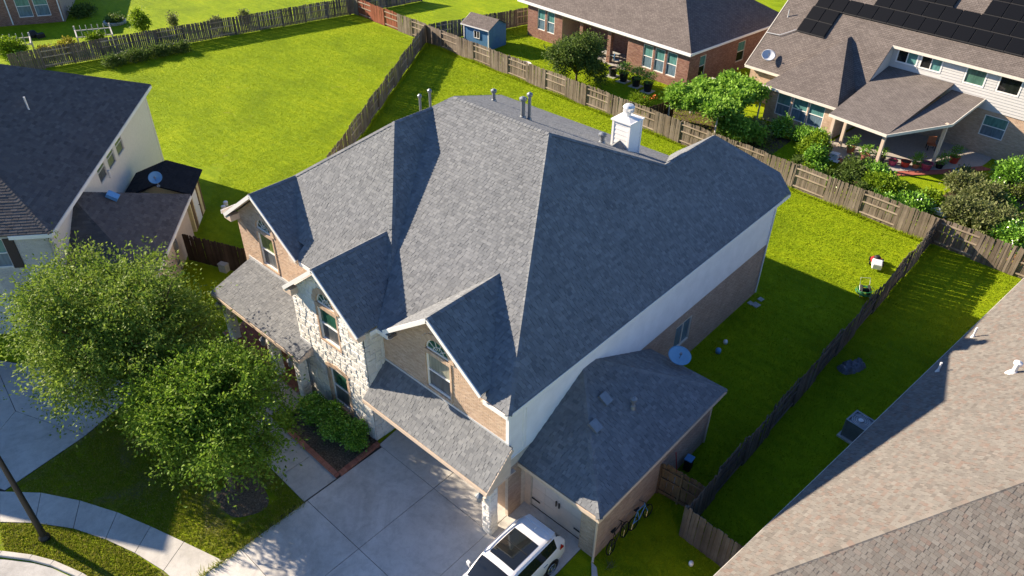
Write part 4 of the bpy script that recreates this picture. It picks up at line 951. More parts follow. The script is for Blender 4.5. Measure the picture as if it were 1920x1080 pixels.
for cx in (-12.6, -9.0):
    q = MB(); q.box((cx-.2, .02, 0), (cx+.2, .42, 3.2)); q.build('column', 'mortar_red', BH)
    for o_, u_, n_ in (((cx-.2, .02, 0), (1, 0, 0), (0, -1, 0)), ((cx+.2, .02, 0), (0, 1, 0), (1, 0, 0)), ((cx-.2, .42, 0), (0, -1, 0), (-1, 0, 0))): btb += brick_tabs(o_, u_, [(0, 0), (.4, 0), (.4, 3.2), (0, 3.2)], n=n_)
place_pieces(btb, 'brick', 'brick_red', bw, 300)
for x, z, w, h in wins: window(BH, (x, 0, z), (1, 0, 0), (0, -1, 0), w, h, 'pane_teal', 'pane_bluegrey', 'white_paint')
for y0, z0, y1, z1 in sh: window(BH, (.2, y0, z0), (0, 1, 0), (1, 0, 0), y1-y0, z1-z0, 'pane_teal', 'pane_dark', 'trim_cream')
b = MB(); b.box((-15.1, -.2, 0), (-6.7, 3, .08)); b.build('porch_floor', 'patio_slab', BH)
# ------------------------------------------------------------------ house with solar panels
SA = R(-5.2)
SO = Vector((-17.7, 55.65, 0)); SR = Matrix.Rotation(SA, 3, 'Z')
def SW(p): return tuple(SO+SR @ v3(p))
SH = thing('solar_house', 'two storey house with white siding and rows of solar panels at upper right', 'house', tuple(SO), SA)
ms = .88; rz_ = lambda y: 2.9+ms*(y-2.85)
sp_ = [[(-9.85, 2.85, 2.9), (.1, 2.85, 2.9), (.1, 15, rz_(15)), (-9.85, 15, rz_(15))], [(.1, 6.6, rz_(6.6)), (17, 6.6, rz_(6.6)), (17, 15, rz_(15)), (.1, 15, rz_(15))]]
dz = 3.25; dk = [[(-6.35, 0, 2.9), (0, 0, 2.9), (-3.18, 5.9, 6.1)], [(0, 0, 2.9), (0, 6.55, 2.9), (-3.18, 6.6, 6.1), (-3.18, 5.9, 6.1)], [(-6.35, 0, 2.9), (-3.18, 5.9, 6.1), (-3.18, 6.6, 6.1), (-6.35, 6.55, 2.9)]]
pz = lambda y: 2.9+(y+1.5)*.19
pat = [[(.12, -1.4, pz(-1.4)), (4.6, -1.62, pz(-1.62)), (5.1, 7, pz(7)), (.12, 7, pz(7))], [(4.6, -1.62, pz(-1.62)), (7.3, 2.15, pz(2.15)-.12), (7.45, 7, pz(7)-.45), (5.1, 7, pz(7)-.4)]]
deck(sp_+[dk[0], dk[2]], 'roof', 'roof_far_brown', SH, drop=.1, uv=True); deck([dk[1]], 'roof', 'roof_far_shaded', SH, drop=.1, uv=True); deck(pat, 'patio_roof', 'roof_far_light', SH, drop=.1, uv=True)
b = MB()
for p, q in [((-9.85, 2.83, 2.9), (-6.3, 2.83, 2.9)), ((-6.35, -.02, 2.9), (0, -.02, 2.9)), ((.12, -1.42, pz(-1.4)), (4.6, -1.64, pz(-1.62))), ((4.6, -1.64, pz(-1.62)), (7.32, 2.13, pz(2.15)-.12)), ((7.32, 2.13, pz(2.15)-.12), (7.47, 7, pz(7)-.45)), ((.1, 6.58, rz_(6.6)), (17, 6.58, rz_(6.6))), ((-9.87, 2.85, 2.9), (-9.87, 15, rz_(15)))]: fascia(p, q, .2, .05, .0)
b.build('fascia', 'trim_cream', SH)
w2 = [(.45, 4.95, 1.65, 1.25), (2.25, 4.95, 1.65, 1.25), (5.55, 4.75, 1.5, 1.5), (7.85, 4.75, 1.55, 1.5), (7.85, 1.45, 1.65, 1.55), (12.5, 4.75, 1.5, 1.5)]
b = MB(); backing(b, (0.1, 7, 0), (1, 0, 0), rects_with_holes(0, 3.3, 17, 6.35, [(x-.1, z, x-.1+w, z+h) for x, z, w, h in w2 if z > 3]), .18, (0, -1, 0))
b.prism([(.1, 2.9, 2.8), (.1, 7, 2.8), (.1, 7, 6.35), (.1, 3.0, 2.9)], (-.08, 0, 0)); so_ = b.build('siding', 'siding_far', SH)
z = 3.32
while z < 6.2:
    for x0, x1 in ([(.1, .42), (1.9+.2, 2.22), (3.95, 5.5), (7.1, 7.8), (9.45, 12.45), (14.05, 17)] if z > 4.55 else [(.1, 17)]):
        q = MB(); q.prism([(x0, 7, z), (x0, 6.955, z), (x0, 6.985, z+.19), (x0, 7, z+.19)], (x1-x0, 0, 0)); q.build('siding_board', 'siding_far', so_)
    z += .205
mt = [('pane_teal', 'pane_dark', True), ('pane_teal', 'pane_dark', True), ('pane_curtain', 'pane_green', True), ('pane_dark', 'pane_dark', True), ('pane_teal', 'pane_bluegrey', False), ('pane_teal', 'pane_dark', False)]
for i, ((x, z, w, h), (a, c, s)) in enumerate(zip(w2, mt)): window(SH, (x, 7, z), (1, 0, 0), (0, -1, 0), w, h, a, c, 'white_paint', slider=s, single=i in (2, 3), inset=.0 if z > 3 else .07, fw_=.1 if z > 3 else .06)
b = MB(); holes = [(8.35, 1.45, 10.0, 3.0)]
backing(b, (-.5, 7.02, 0), (1, 0, 0), rects_with_holes(0, 0, 17.5, 3.3, holes), .18, (0, -1, 0))
wd = [(-5.1, .75, 1.2, 1.8), (-3.75, .75, 1.3, 1.8), (-2.35, .75, 1.3, 1.8)]
hd = [(x+6.0, z, x+6.0+w, z+h) for x, z, w, h in wd]
backing(b, (-6.0, .45, 0), (1, 0, 0), rects_with_holes(0, 0, 5.7, 2.85, hd), .18, (0, -1, 0)); b.box((-5.9, .65, 0), (-.4, 7, 2.8)); b.box((-9.5, 3.3, 0), (-6, 15, 2.85)); b.box((-9.5, 7.3, 0), (17, 15, 6.2)); b.box((-.32, .45, 0), (-.3, 7, 2.8)); sw_ = b.build('wall', 'mortar_red', SH)
sb = brick_tabs((-6.0, .45, 0), (1, 0, 0), [(0, 0), (5.7, 0), (5.7, 2.8), (0, 2.8)], holes=hd, n=(0, -1, 0))+brick_tabs((-.3, .45, 0), (0, 1, 0), [(0, 0), (6.5, 0), (6.5, 2.8), (0, 2.8)], n=(1, 0, 0))+brick_tabs((-9.5, 3.3, 0), (1, 0, 0), [(0, 0), (3.5, 0), (3.5, 2.8), (0, 2.8)], n=(0, -1, 0))+brick_tabs((-.3, 7.02, 0), (1, 0, 0), [(0, 0), (17, 0), (17, 3.28), (0, 3.28)], holes=[(8.15, 1.45, 9.8, 3.0)], n=(0, -1, 0))+brick_tabs((-6.0, 3.3, 0), (0, -1, 0), [(0, 0), (2.85, 0), (2.85, 2.8), (0, 2.8)], n=(-1, 0, 0))
place_pieces(sb, 'brick', 'brick_tan', sw_, 300)
for x, z, w, h in wd: window(SH, (x, .45, z), (1, 0, 0), (0, -1, 0), w, h, 'pane_teal', 'pane_bluegrey', 'white_paint')
for x, y in ((.45, -1.0), (4.35, -1.2), (7.0, 2.1), (.9, .1)):
    b = MB(); b.box((x-.11, y-.11, 0), (x+.11, y+.11, pz(y)-.15)); b.build('patio_post', 'trim_peach', SH, bevel=.01)
b = MB(); b.prism([(0, -1.5, 0), (4.7, -1.7, 0), (7.6, 2.1, 0), (9.4, 5, 0), (9.4, 7, 0), (0, 7, 0)], (0, 0, .08)); b.build('patio', 'patio_slab', SH)
b = MB(); b.prism([(-.6, -2.2, .01), (5.0, -2.4, .01), (8.2, 1.9, .01), (10.1, 5, .01), (9.4, 5, .01), (7.6, 2.1, .01), (4.7, -1.7, .01), (0, -1.5, .01)], (0, 0, .06)); b.build('paving', 'red_paving', SH)
for r0, (y0, spans) in enumerate([(5.82, [(-7.55, -5.1)]), (6.75, [(-7.5, -5.1)]), (7.68, [(-7.4, 17)]), (8.62, [(-3.05, 17)]), (9.56, [(-3.05, 2.4), (4.55, 17)]), (10.5, [(4.55, 17)]), (11.45, [(4.55, 17)])]):
    for x0, x1 in spans:
        n_ = max(1, round((x1-x0)/1.22)); w_ = (x1-x0)/n_
        for i in range(n_):
            xa, xb = x0+i*w_+.012, x0+(i+1)*w_-.012; ya, yb = y0+.012, y0+.915; b = MB()
            b.prism([(xa, ya, rz_(ya)+.09), (xb, ya, rz_(ya)+.09), (xb, yb, rz_(yb)+.09), (xa, yb, rz_(yb)+.09)], (0, -.03, .035)); fr = b.build('solar_panel', 'plastic_black', SH)
            b = MB(); b.prism([(xa+.03, ya+.02, rz_(ya+.02)+.19), (xb-.03, ya+.02, rz_(ya+.02)+.19), (xb-.03, yb-.02, rz_(yb-.02)+.19), (xa+.03, yb-.02, rz_(yb-.02)+.19)], (0, -.004, .005)); b.build('cell_sheet', 'solar', fr)
b = MB(); b.box((-4.0, 4.9, 4.85), (-3.6, 5.3, 5.1)); b.build('roof_vent', 'pvc_white', SH)
b = MB(); b.lathe([(.1, -.2), (.04, .05), (.04, .6)], (-9.0, 6.7, 6.25), 8); b.tube([(-9.8, 5.2, 5.1), (-8.6, 5.25, 5.15), (-7.6, 5.9, 5.7)], .03, 6); b.build('vent_pipe', 'metal_light', SH)
dish('grey satellite dish at the eave of the solar house', SW((-8.3, 3.5, 3.35)), R(-60), R(55), .55)
# ------------------------------------------------------------------ far left brick house
TA = math.atan2(5.51, 3.07)
TH = thing('far_brick_house', 'brown brick house corner with two windows at the top left edge', 'house', (-92.9, 23.1, 0), TA)
b = MB(); wt_ = [(2.1, .75, 1.35, 2.2), (3.75, .75, 1.35, 2.2)]
backing(b, (-14, 0, 0), (1, 0, 0), rects_with_holes(0, 0, 20.2, 3.4, [(x+14, z, x+14+w, z+h) for x, z, w, h in wt_]), .2, (0, -1, 0)); b.box((-14, .3, 0), (6.2, 12, 3.4)); tw = b.build('wall', 'mortar_red', TH)
place_pieces(brick_tabs((-14, 0, 0), (1, 0, 0), [(0, 0), (20.2, 0), (20.2, 3.4), (0, 3.4)], holes=[(x+14, z, x+14+w, z+h) for x, z, w, h in wt_], n=(0, -1, 0)), 'brick', 'brick_red', tw, 0, 'bricks')
for x, z, w, h in wt_: window(TH, (x, 0, z), (1, 0, 0), (0, -1, 0), w, h, 'pane_teal', 'pane_bluegrey')
b = MB(); b.tube([(1.3, -.07, 3.3), (1.3, -.07, .1)], .06, 8); b.tube([(6.05, -.07, 3.3), (6.05, -.07, .1)], .06, 8); b.build('downspout', 'siding_white', TH)
deck([[(-15, -.5, 3.4), (6.8, -.5, 3.4), (.2, 6, 7.4), (-9, 6, 7.4)], [(6.8, -.5, 3.4), (6.8, 12.5, 3.4), (.2, 6, 7.4)], [(6.8, 12.5, 3.4), (-15, 12.5, 3.4), (-9, 6, 7.4), (.2, 6, 7.4)]], 'roof', 'roof_far_brown', TH, uv=True)
# ------------------------------------------------------------------ blue shed
BS = thing('blue_shed', 'small blue garden shed with white trim and grey roof behind the fence', 'shed', (-52.6, 53.9, 0), R(2))
b = MB(); b.box((-1.6, -1.0, 0), (1.6, 1.6, 2.1)); b.prism([(-1.59, -1.0, 2.1), (-1.59, 1.6, 2.1), (-1.59, .3, 2.75)], (3.18, 0, 0)); b.build('wall', 'shed_blue', BS)
for i in range(16):
    b = MB(); b.box((-1.6+i*.2, -1.02, .02), (-1.6+i*.2+.185, -.995, 2.08)); b.build('board', 'shed_blue', BS)
for i in range(13):
    b = MB(); b.box((1.595, -1.0+i*.2, .02), (1.62, -1.0+i*.2+.185, 2.1)); b.build('board', 'shed_blue', BS)
deck([[(-1.85, -1.25, 2.05), (1.85, -1.25, 2.05), (1.85, .3, 2.83), (-1.85, .3, 2.83)], [(-1.85, 1.85, 2.05), (-1.85, .3, 2.83), (1.85, .3, 2.83), (1.85, 1.85, 2.05)]], 'roof', 'roof_far_brown', BS, uv=True)
b = MB(); b.box((-1.66, -1.06, 0), (-1.56, -.98, 2.1)); b.box((1.56, -1.06, 0), (1.66, -.98, 2.1)); fascia((-1.87, -1.25, 2.05), (-1.87, .3, 2.83), .12, .04); fascia((-1.87, 1.85, 2.05), (-1.87, .3, 2.83), .12, .04); b.box((-1.85, -1.28, 1.97), (1.85, -1.25, 2.07)); b.build('trim', 'white_paint', BS)
window(BS, (-.25, -1.03, .95), (1, 0, 0), (0, -1, 0), .75, .75, 'pane_dark', 'pane_dark', inset=-.02, slider=True)
b = MB(); b.box((-1.64, .1, 2.2), (-1.6, .45, 2.5)); b.build('gable_vent', 'white_paint', BS)

# ------------------------------------------------------------------ foliage
def leaves_mesh(name, mat, parent, lobes, twigs, per, ll, lw, tw=(.4, .9), bias=.35, droop=.1, seed=1, spread=.5, shell=.55, gaps=0):
    """lobes: (x, y, z, rx, ry, rz); twigs per lobe with leaves set along each twig"""
    g = np.random.default_rng(seed); C_ = []; A_ = []
    for (x, y, z, rx, ry, rz) in lobes:
        n = max(3, int(twigs*(rx*ry*rz)**.6)); d = g.normal(size=(n, 3)); d[:, 2] += bias; d /= np.linalg.norm(d, axis=1, keepdims=True)
        rad = shell+(1-shell)*g.random((n, 1))**.6
        if gaps:
            K = np.array([[2.1, .9, 1.3], [-1.2, 2.3, .8], [.7, -1.1, 2.6], [3.4, 2.2, -1.9]])*gaps
            pw = np.array([x, y, z])+d*np.array([rx, ry, rz])*rad; nz = np.sin(pw @ K.T+np.array([seed, seed*2.1, seed*.7, seed*1.3])).sum(1)
            kk = nz > (-.4 if 'elm' in mat else -.5); d = d[kk]; rad = rad[kk]; n = len(d)
            if n == 0: continue
        st = np.array([x, y, z])+d*np.array([rx, ry, rz])*rad
        dr = d*.7+g.normal(size=(n, 3))*spread; dr[:, 2] -= droop; dr /= np.linalg.norm(dr, axis=1, keepdims=True)
        L = g.uniform(tw[0], tw[1], (n, 1))*np.where(g.random((n, 1)) < .14, 1.55, 1.0)
        t = (np.arange(per)/per)[None, :, None]
        pts = st[:, None, :]+dr[:, None, :]*L[:, None, :]*t-np.array([0, 0, 1])*(t**2)*L[:, None, :]*droop
        side = g.normal(size=(n, per, 3)); pts = pts+side*ll*.55
        ax = dr[:, None, :]*.6+side*.7; C_.append(pts.reshape(-1, 3)); A_.append(ax.reshape(-1, 3))
    Cc = np.concatenate(C_); Aa = np.concatenate(A_); Aa /= np.linalg.norm(Aa, axis=1, keepdims=True)
    nn = g.normal(size=Cc.shape); nn[:, 2] += .9; Bb = np.cross(Aa, nn); Bb /= np.linalg.norm(Bb, axis=1, keepdims=True)
    s = g.uniform(.65, 1.25, (len(Cc), 1)); a = Aa*ll*.5*s; bb = Bb*lw*.5*s
    V = np.stack([Cc-a, Cc+bb, Cc+a, Cc-bb], 1).reshape(-1, 3); F = np.arange(len(V)).reshape(-1, 4)
    k = V[:, 2] < .02; V[k, 2] = .02
    return stuff(fastmesh(name, V, F, mat, parent))
def tree(name, label, base, crown, lobes, mat, twigs, per, ll, lw, r0=.13, seed=1, tw=(.4, .9), droop=.12, group=None, cat='tree', lean=(0, 0)):
    T = thing(name, label, cat, (base[0], base[1], 0), 0, group); g = random.Random(seed)
    cx, cy, cz, rx, ry, rz = crown; L = []
    for i in range(lobes):
        a = 2.4*i+g.uniform(-.3, .3); e = math.asin(max(-.6, min(.95, -.55+1.5*(i+.5)/lobes+g.uniform(-.12, .12)))); f = g.uniform(.35, 1.0 if rx > 3.5 else .86)
        L.append((cx+rx*f*math.cos(a)*math.cos(e), cy+ry*f*math.sin(a)*math.cos(e), cz+rz*f*math.sin(e), rx*g.uniform(.2, .42), ry*g.uniform(.2, .42), rz*g.uniform(.2, .42)))
    L.append((cx, cy, cz, rx*.35, ry*.35, rz*.35))
    b = MB(); top = Vector((cx*.5, cy*.5, cz-rz*.75)); b.tube([(0, 0, -.1), (0, 0, .15), (top.x*.4, top.y*.4, top.z*.5), tuple(top)], [r0*1.5, r0*1.1, r0*.95, r0*.85], 10); tr = b.build('trunk', 'bark', T, smooth=True)
    b = MB()
    for l in L:
        p = Vector(l[:3]); m1 = top.lerp(p, .5)+Vector((g.uniform(-.2, .2), g.uniform(-.2, .2), .12)); b.tube([tuple(top-Vector((0, 0, .1))), tuple(m1), tuple(p)], [r0*.5, r0*.32, r0*.1], 6)
        for k in range(4):
            q = p+Vector((g.uniform(-1, 1)*l[3], g.uniform(-1, 1)*l[4], g.uniform(-.4, 1)*l[5])); b.tube([tuple(m1.lerp(p, .6)), tuple(q)], [r0*.16, r0*.05], 5)
    b.build('limbs', 'bark', T, smooth=True)
    o = leaves_mesh('crown', mat, T, L, twigs, per, ll, lw, tw, droop=droop, seed=seed, gaps=1.0 if rx > 3 else 0); return T
tree('elm_tree', 'large loose crowned green tree standing in front of the left house', (-29.9, 7.3), (.2, .2, 4.1, 4.0, 3.4, 2.7), 30, 'leaf_elm', 235, 15, .155, .075, .16, 3, (.7, 1.7), .3)
tree('young_oak', 'bright green dense tree growing from a mulch ring beside the driveway', (-21.75, 7.35), (-1.35, .3, 3.45, 3.3, 2.9, 1.9), 28, 'leaf_bright', 400, 14, .15, .075, .13, 5, (.55, 1.35), .22)
def shrub(name, label, loc, r, mat, twigs=160, per=10, ll=.09, lw=.05, seed=None, group=None, cat='shrub', lob=5, tw=(.15, .35), stem=True):
    seed = seed if seed is not None else int(abs(loc[0]*31+loc[1]*17)*10) % 9999; g = random.Random(seed)
    T = thing(name, label, cat, (loc[0], loc[1], loc[2] if len(loc) > 2 else 0), 0, group); rx, ry, rz = r; L = [(0, 0, rz*.95, rx*.7, ry*.7, rz*.75)]
    for i in range(lob):
        a = i*6.28/lob+g.uniform(-.4, .4); L.append((math.cos(a)*rx*.55, math.sin(a)*ry*.55, rz*g.uniform(.6, 1.3), rx*.45, ry*.45, rz*.5))
    b = MB()
    for i in range(6):
        l = L[i % len(L)]; b.tube([(g.uniform(-.05, .05), g.uniform(-.05, .05), 0), (l[0]*.5, l[1]*.5, l[2]*.5), l[:3]], [.022, .016, .006], 5)
    b.build('stems', 'bark', T); leaves_mesh('foliage', mat, T, L, twigs, per, ll, lw, tw, seed=seed, shell=.4); return T
for i, (x, y, s_, lab) in enumerate([(-22.75, 12.05, .62, 'glossy green shrub under the tall bay window, leftmost of the hedge'), (-21.85, 12.2, .6, 'glossy green shrub second from the left in the bay hedge'), (-20.95, 12.0, .66, 'glossy green shrub third from the left in the bay hedge'), (-20.1, 12.25, .62, 'glossy green shrub at the garage end of the bay hedge')]):
    shrub('hedge_shrub', lab, (x, y, .06), (s_*1.15, s_, .58), 'leaf_hedge', 1100, 9, .095, .07, group='hedge under the bay window', tw=(.12, .28))
shrub('garden_plant', 'small low green plant at the corner of the porch bed', (-23.3, 11.0, .06), (.35, .35, .22), 'leaf_lime', 500)
# back gardens
tree('back_tree', 'round dark green tree in the red brick house yard by the fence', (-39.6, 52.4), (0, 0, 2.3, 2.9, 2.2, 2.0), 14, 'leaf_dark', 260, 12, .2, .1, .1, 11, (.3, .8), .1)
GP = 'plants in the solar house garden'
gl = [(-22.3, 52.2, 1.3, .9, 'leaf_dull', 'rounded bush with yellowish tips by the fence under the arbour end'), (-17.6, 52.6, 1.1, 1.0, 'leaf_lime', 'bright green bush nearest the patio edge by the fence'), (-16.9, 51.6, .8, .8, 'leaf_hedge', 'leafy green bush beside the bright bush at the fence'), (-14.0, 51.9, 1.2, .7, 'leaf_dark', 'dark green bush in front of the patio pots'), (-12.6, 52.0, 1.1, .75, 'leaf_hedge', 'broad leafed bush right of the dark garden bush'), (-11.6, 50.4, 1.25, .75, 'leaf_lime', 'round lime green bush against the wooden fence'), (-9.3, 49.6, 1.1, .6, 'leaf_hedge', 'low green bush right of the lime bush at the fence'),
      (-7.6, 54.5, 1.3, .7, 'leaf_dull', 'pale straggling bush in the right garden bed'), (-6.2, 53.6, 1.2, .8, 'leaf_dull', 'pale leafy bush in the middle of the right garden bed'), (-5.2, 50.2, 1.7, 1.0, 'leaf_dull', 'big mottled bush behind the fence corner'), (-6.7, 50.2, 1.2, .9, 'leaf_dull', 'mottled bush left of the big bush at the fence corner'), (-3.4, 49.3, 1.2, .9, 'leaf_hedge', 'dark bush by the black netting at the right edge'), (-5.4, 57.8, 1.5, 1.2, 'leaf_hedge', 'tall green bush near the brick wall at right'), (-4.6, 63.0, 1.7, 1.9, 'leaf_lime', 'tall light green feathery tree at the right edge'), (-2.0, 53.0, 1.4, 1.1, 'leaf_lime', 'bright green bush at the right frame edge'), (-8.9, 51.7, .8, .4, 'leaf_lime', 'low ground plant between the bushes and the lawn')]
for x, y, r_, h_, m_, lab in gl: shrub('garden_bush', lab, (x, y), (r_, r_*.9, h_), m_, 260, 9, .2, .12, group=GP, tw=(.2, .5))
for x, y, r_, h_, lab in [(-21.1, 54.4, .8, .9, 'potted green bush below the left bay window'), (-19.5, 54.5, .7, .7, 'potted citrus bush below the middle bay window'), (-18.4, 54.3, .9, .8, 'potted dark bush below the right bay window')]:
    shrub('window_bush', lab, (x, y), (r_, r_, h_), 'leaf_hedge', 260, 9, .16, .1, group='bushes under the bay windows', tw=(.2, .45))
ORD = ['first', 'second', 'third', 'fourth', 'fifth', 'sixth', 'seventh', 'eighth', 'ninth', 'tenth', 'eleventh', 'twelfth', 'thirteenth', 'fourteenth', 'fifteenth', 'sixteenth']
TONE = {'leaf_dull': 'pale green', 'leaf_hedge': 'deep green', 'leaf_lime': 'lime green', 'leaf_dark': 'dark green'}
pts = sorted((random.uniform(-8.4, -4.0), random.uniform(52.6, 57.6)) for i in range(16))
for i, (x, y) in enumerate(pts):
    m_ = random.choice(('leaf_dull', 'leaf_hedge', 'leaf_dull', 'leaf_lime'))
    shrub('bed_plant', 'low %s plant, %s from the left in the right hand vegetable bed' % (TONE[m_], ORD[i]), (x, y), (random.uniform(.35, .7), random.uniform(.35, .6), random.uniform(.25, .6)), m_, 220, 8, .2, .1, seed=i+50, group='low plants of the right garden bed', cat='plant', tw=(.2, .45))
for i in range(12):
    x = -17.5+i*.75+random.uniform(-.3, .3); y = 50.0+random.uniform(-.4, .7)-.08*i; m_ = random.choice(('leaf_hedge', 'leaf_dark', 'leaf_lime'))
    shrub('fence_plant', 'small %s plant, %s from the left in the row behind the long fence' % (TONE[m_], ORD[i]), (x, y), (random.uniform(.3, .6), random.uniform(.3, .5), random.uniform(.25, .55)), m_, 220, 8, .18, .1, seed=i+90, group='small plants behind the long fence', cat='plant', tw=(.2, .45))
# grape arbour
AR = thing('grape_arbour', 'timber arbour smothered in bright green grape vine behind the fence', 'arbour', (-26.3, 53.3, 0), R(-5))
b = MB(); L = []
for x in (-2.2, 2.2):
    for y in (-3, 0, 3): q = MB(); q.box((x-.05, y-.05, 0), (x+.05, y+.05, 2.1)); q.build('post', 'wood_white', AR)
for y in (-3, -1, 1, 3): q = MB(); q.box((-2.6, y-.04, 2.1), (2.6, y+.04, 2.2)); q.build('beam', 'wood_white', AR)
g_ = random.Random(4)
for i in range(34): L.append((g_.uniform(-2.3, 2.3), g_.uniform(-3.6, 3.6), 2.25+g_.uniform(-.15, .25), .75, .75, .28))
for i in range(9): L.append((1.9+i*.33, -1.6+g_.uniform(-.5, .5), 1.5+g_.uniform(-.3, .2)-(.08*i), .6, .6, .5))
leaves_mesh('vine', 'leaf_grape', AR, L, 420, 7, .24, .2, (.2, .5), .8, .1, 8, shell=.5)
# pots by the brick house and on the patio
def pot(label, loc, r, h, m_, plant=None, pr=.4, ph=.4, group='plant pots', leafm='leaf_hedge', ll=.12):
    P = thing('plant_pot', label, 'plant pot', loc, 0, group)
    b = MB(); b.lathe([(r*.72, 0), (r*.95, h*.9), (r*1.06, h*.9), (r*1.06, h), (r*.9, h), (r*.88, h*.85)], (0, 0, 0), 16); b.build('pot', m_, P)
    b = MB(); b.lathe([(.01, h*.86), (r*.9, h*.86)], (0, 0, 0), 16, cap=False); b.build('soil', 'mulch', P)
    if plant: leaves_mesh('plant', leafm, P, [(0, 0, h+ph*.8, pr, pr, ph), (pr*.5, .1, h+ph*1.2, pr*.6, pr*.6, ph*.6), (-pr*.5, -.1, h+ph*.7, pr*.6, pr*.6, ph*.5)], 260, 8, ll, ll*.55, (.12, .35), seed=int(abs(loc[0]*100)) % 997)
    return P
for i, (x, y, w) in enumerate([(-38.14, 55.9, 0), (-36.66, 55.5, 1), (-35.16, 55.3, 1), (-33.73, 55.0, 1)]):
    pot(['empty black tub nearest the brick porch', 'black tub with leafy bush second from the porch', 'black tub with full green bush third from the porch', 'large black tub at the end of the row by the house corner'][i], (x, y, .05), .42, .75, 'plastic_black', w, .55, .5, 'black tubs along the red brick house')
    q = MB(); q.box((x-.5, y-.5, 0), (x+.5, y+.5, .05)); tag(q.build('paving_stone', 'paver'), ['pale paving stone under the empty black tub', 'pale paving stone under the second black tub', 'pale paving stone under the third black tub', 'pale paving stone under the end black tub'][i], 'paving stone', 'paving stones under the tubs')
for i, (x, y, r_, h_, m_, pl, lab) in enumerate([(-15.8, 55.2, .3, .5, 'terracotta', 1, 'terracotta pot with a tall leafy plant at the patio corner'), (-14.6, 54.9, .32, .4, 'magenta_pot', 1, 'magenta pot with a thin plant second along the patio'), (-13.6, 55.1, .35, .5, 'plastic_black', 1, 'dark pot with bushy plant in front of the patio post'), (-12.75, 55.4, .32, .4, 'magenta_pot', 0, 'magenta pot left of the red pot on the patio edge'), (-12.0, 55.8, .34, .42, 'red_pot', 0, 'bright red pot in the middle of the patio edge'), (-11.35, 56.1, .28, .35, 'terracotta', 1, 'orange pot with trailing plant beside the red pot'), (-10.75, 56.4, .42, .5, 'magenta_pot', 0, 'large magenta pot at the patio chamfer'), (-9.6, 58.9, .35, .5, 'red_pot', 1, 'dark red pot in shade by the patio end'), (-10.1, 57.3, .3, .35, 'plastic_black', 1, 'low black pot with green plant near the post')]):
    pot(lab, (x, y, .08), r_, h_, m_, pl, .32, .4, 'pots along the patio edge')
shrub('flower_clump', 'clump of strappy plants with orange flowers behind the fence', (-32.2, 51.6), (.9, .7, .5), 'leaf_lime', 300, 8, .3, .05, group='flower bed plants')
F_ = thing('orange_flowers', 'orange flower heads on the strappy plants', 'flowers', (-31.6, 51.9, 0), 0); leaves_mesh('petals', 'flower_orange', F_, [(0, 0, 1.0, .35, .3, .12), (.5, .1, 1.05, .2, .2, .1)], 60, 5, .12, .09, (.05, .15), seed=3)
b = MB(); b.poly([(-30, 47.9, .006), (-20, 47.6, .006), (-20, 54.4, .006), (-30, 55, .006)]); struct(b.build('arbour_ground', 'garden_soil'))
b = MB(); b.poly([(-15.4, 50.4, .006), (-12, 50.0, .006), (-11.6, 52.4, .006), (-14.8, 53, .006)]); struct(b.build('flower_bed', 'garden_soil'))
b = MB(); b.poly([(-8.6, 53, .006), (-4.6, 52.0, .006), (-3.6, 57.4, .006), (-7.6, 58, .006)]); struct(b.build('vegetable_bed', 'garden_soil'))
b = MB(); b.poly([(-3.4, 46.6, .006), (2, 46.2, .006), (2, 53, .006), (-2.4, 52, .006)]); struct(b.build('red_gravel', 'gravel_red'))
# things lying in the solar house garden
q = MB(); q.prism([(-17.0, 53.1, .0), (-15.8, 53.0, .0), (-15.8, 53.5, .0), (-17.0, 53.6, .0)], (0, 0, .08)); q.box((-16.6, 53.3, .08), (-16.0, 53.8, .5)); tag(q.build('plastic_toy', 'sticker_white', bevel=.03), 'white plastic toy lying on the garden lawn', 'toy')
q = MB(); q.lathe([(.25, 0), (.3, .2), (.26, .22)], (-16.9, 52.8, 0), 12); tag(q.build('toy_bucket', 'red_plastic'), 'small red plastic toy tub beside the white toy', 'toy')
q = MB(); q.prism([(-8.6, 50.3, .02), (-7.4, 50.2, .02), (-7.1, 50.6, .02), (-8.1, 51.0, .02)], (0, 0, .25)); q.box((-7.7, 50.8, .1), (-7.1, 51.2, .45)); tag(q.build('white_crate', 'pvc_white', bevel=.04), 'white plastic trays lying behind the fence corner', 'tray')
wc = thing('watering_can', 'pale blue watering can on the patio paving', 'watering can', (-9.0, 57.2, .07), .6)
q = MB(); q.lathe([(.16, 0), (.18, .05), (.17, .3), (.1, .34)], (0, 0, 0), 14); q.build('can', 'blue_plastic', wc); q = MB(); q.tube([(.14, 0, .08), (.38, 0, .36)], .02, 6); q.build('spout', 'blue_plastic', wc); q = MB(); q.torus((-.12, 0, .25), .14, .014, (0, 1, 0), 14, 5); q.build('handle', 'blue_plastic', wc)
for x, y, lab in ((-8.55, 55.6, 'left of two white topped garden stakes'), (-7.9, 55.4, 'right of two white topped garden stakes')):
    q = MB(); q.tube([(x, y, 0), (x, y, .9)], .015, 6); q.lathe([(.05, .8), (.06, 1.05), (.03, 1.08)], (x, y, 0), 10); tag(q.build('garden_stake', 'pvc_white'), lab, 'stake', 'garden stakes')
PT = thing('patio_chair', 'dark reddish chair standing under the patio roof', 'chair', (-11.6, 60.0, .08), .5)
q = MB(); q.box((-.28, -.28, .38), (.28, .28, .44)); q.build('seat', 'terracotta', PT); q = MB(); q.box((-.28, .24, .44), (.28, .3, .95)); q.build('backrest', 'terracotta', PT)
for x in (-.25, .25):
    for y in (-.25, .25): q = MB(); q.box((x-.025, y-.025, 0), (x+.025, y+.025, .4)); q.build('leg', 'black_iron', PT)
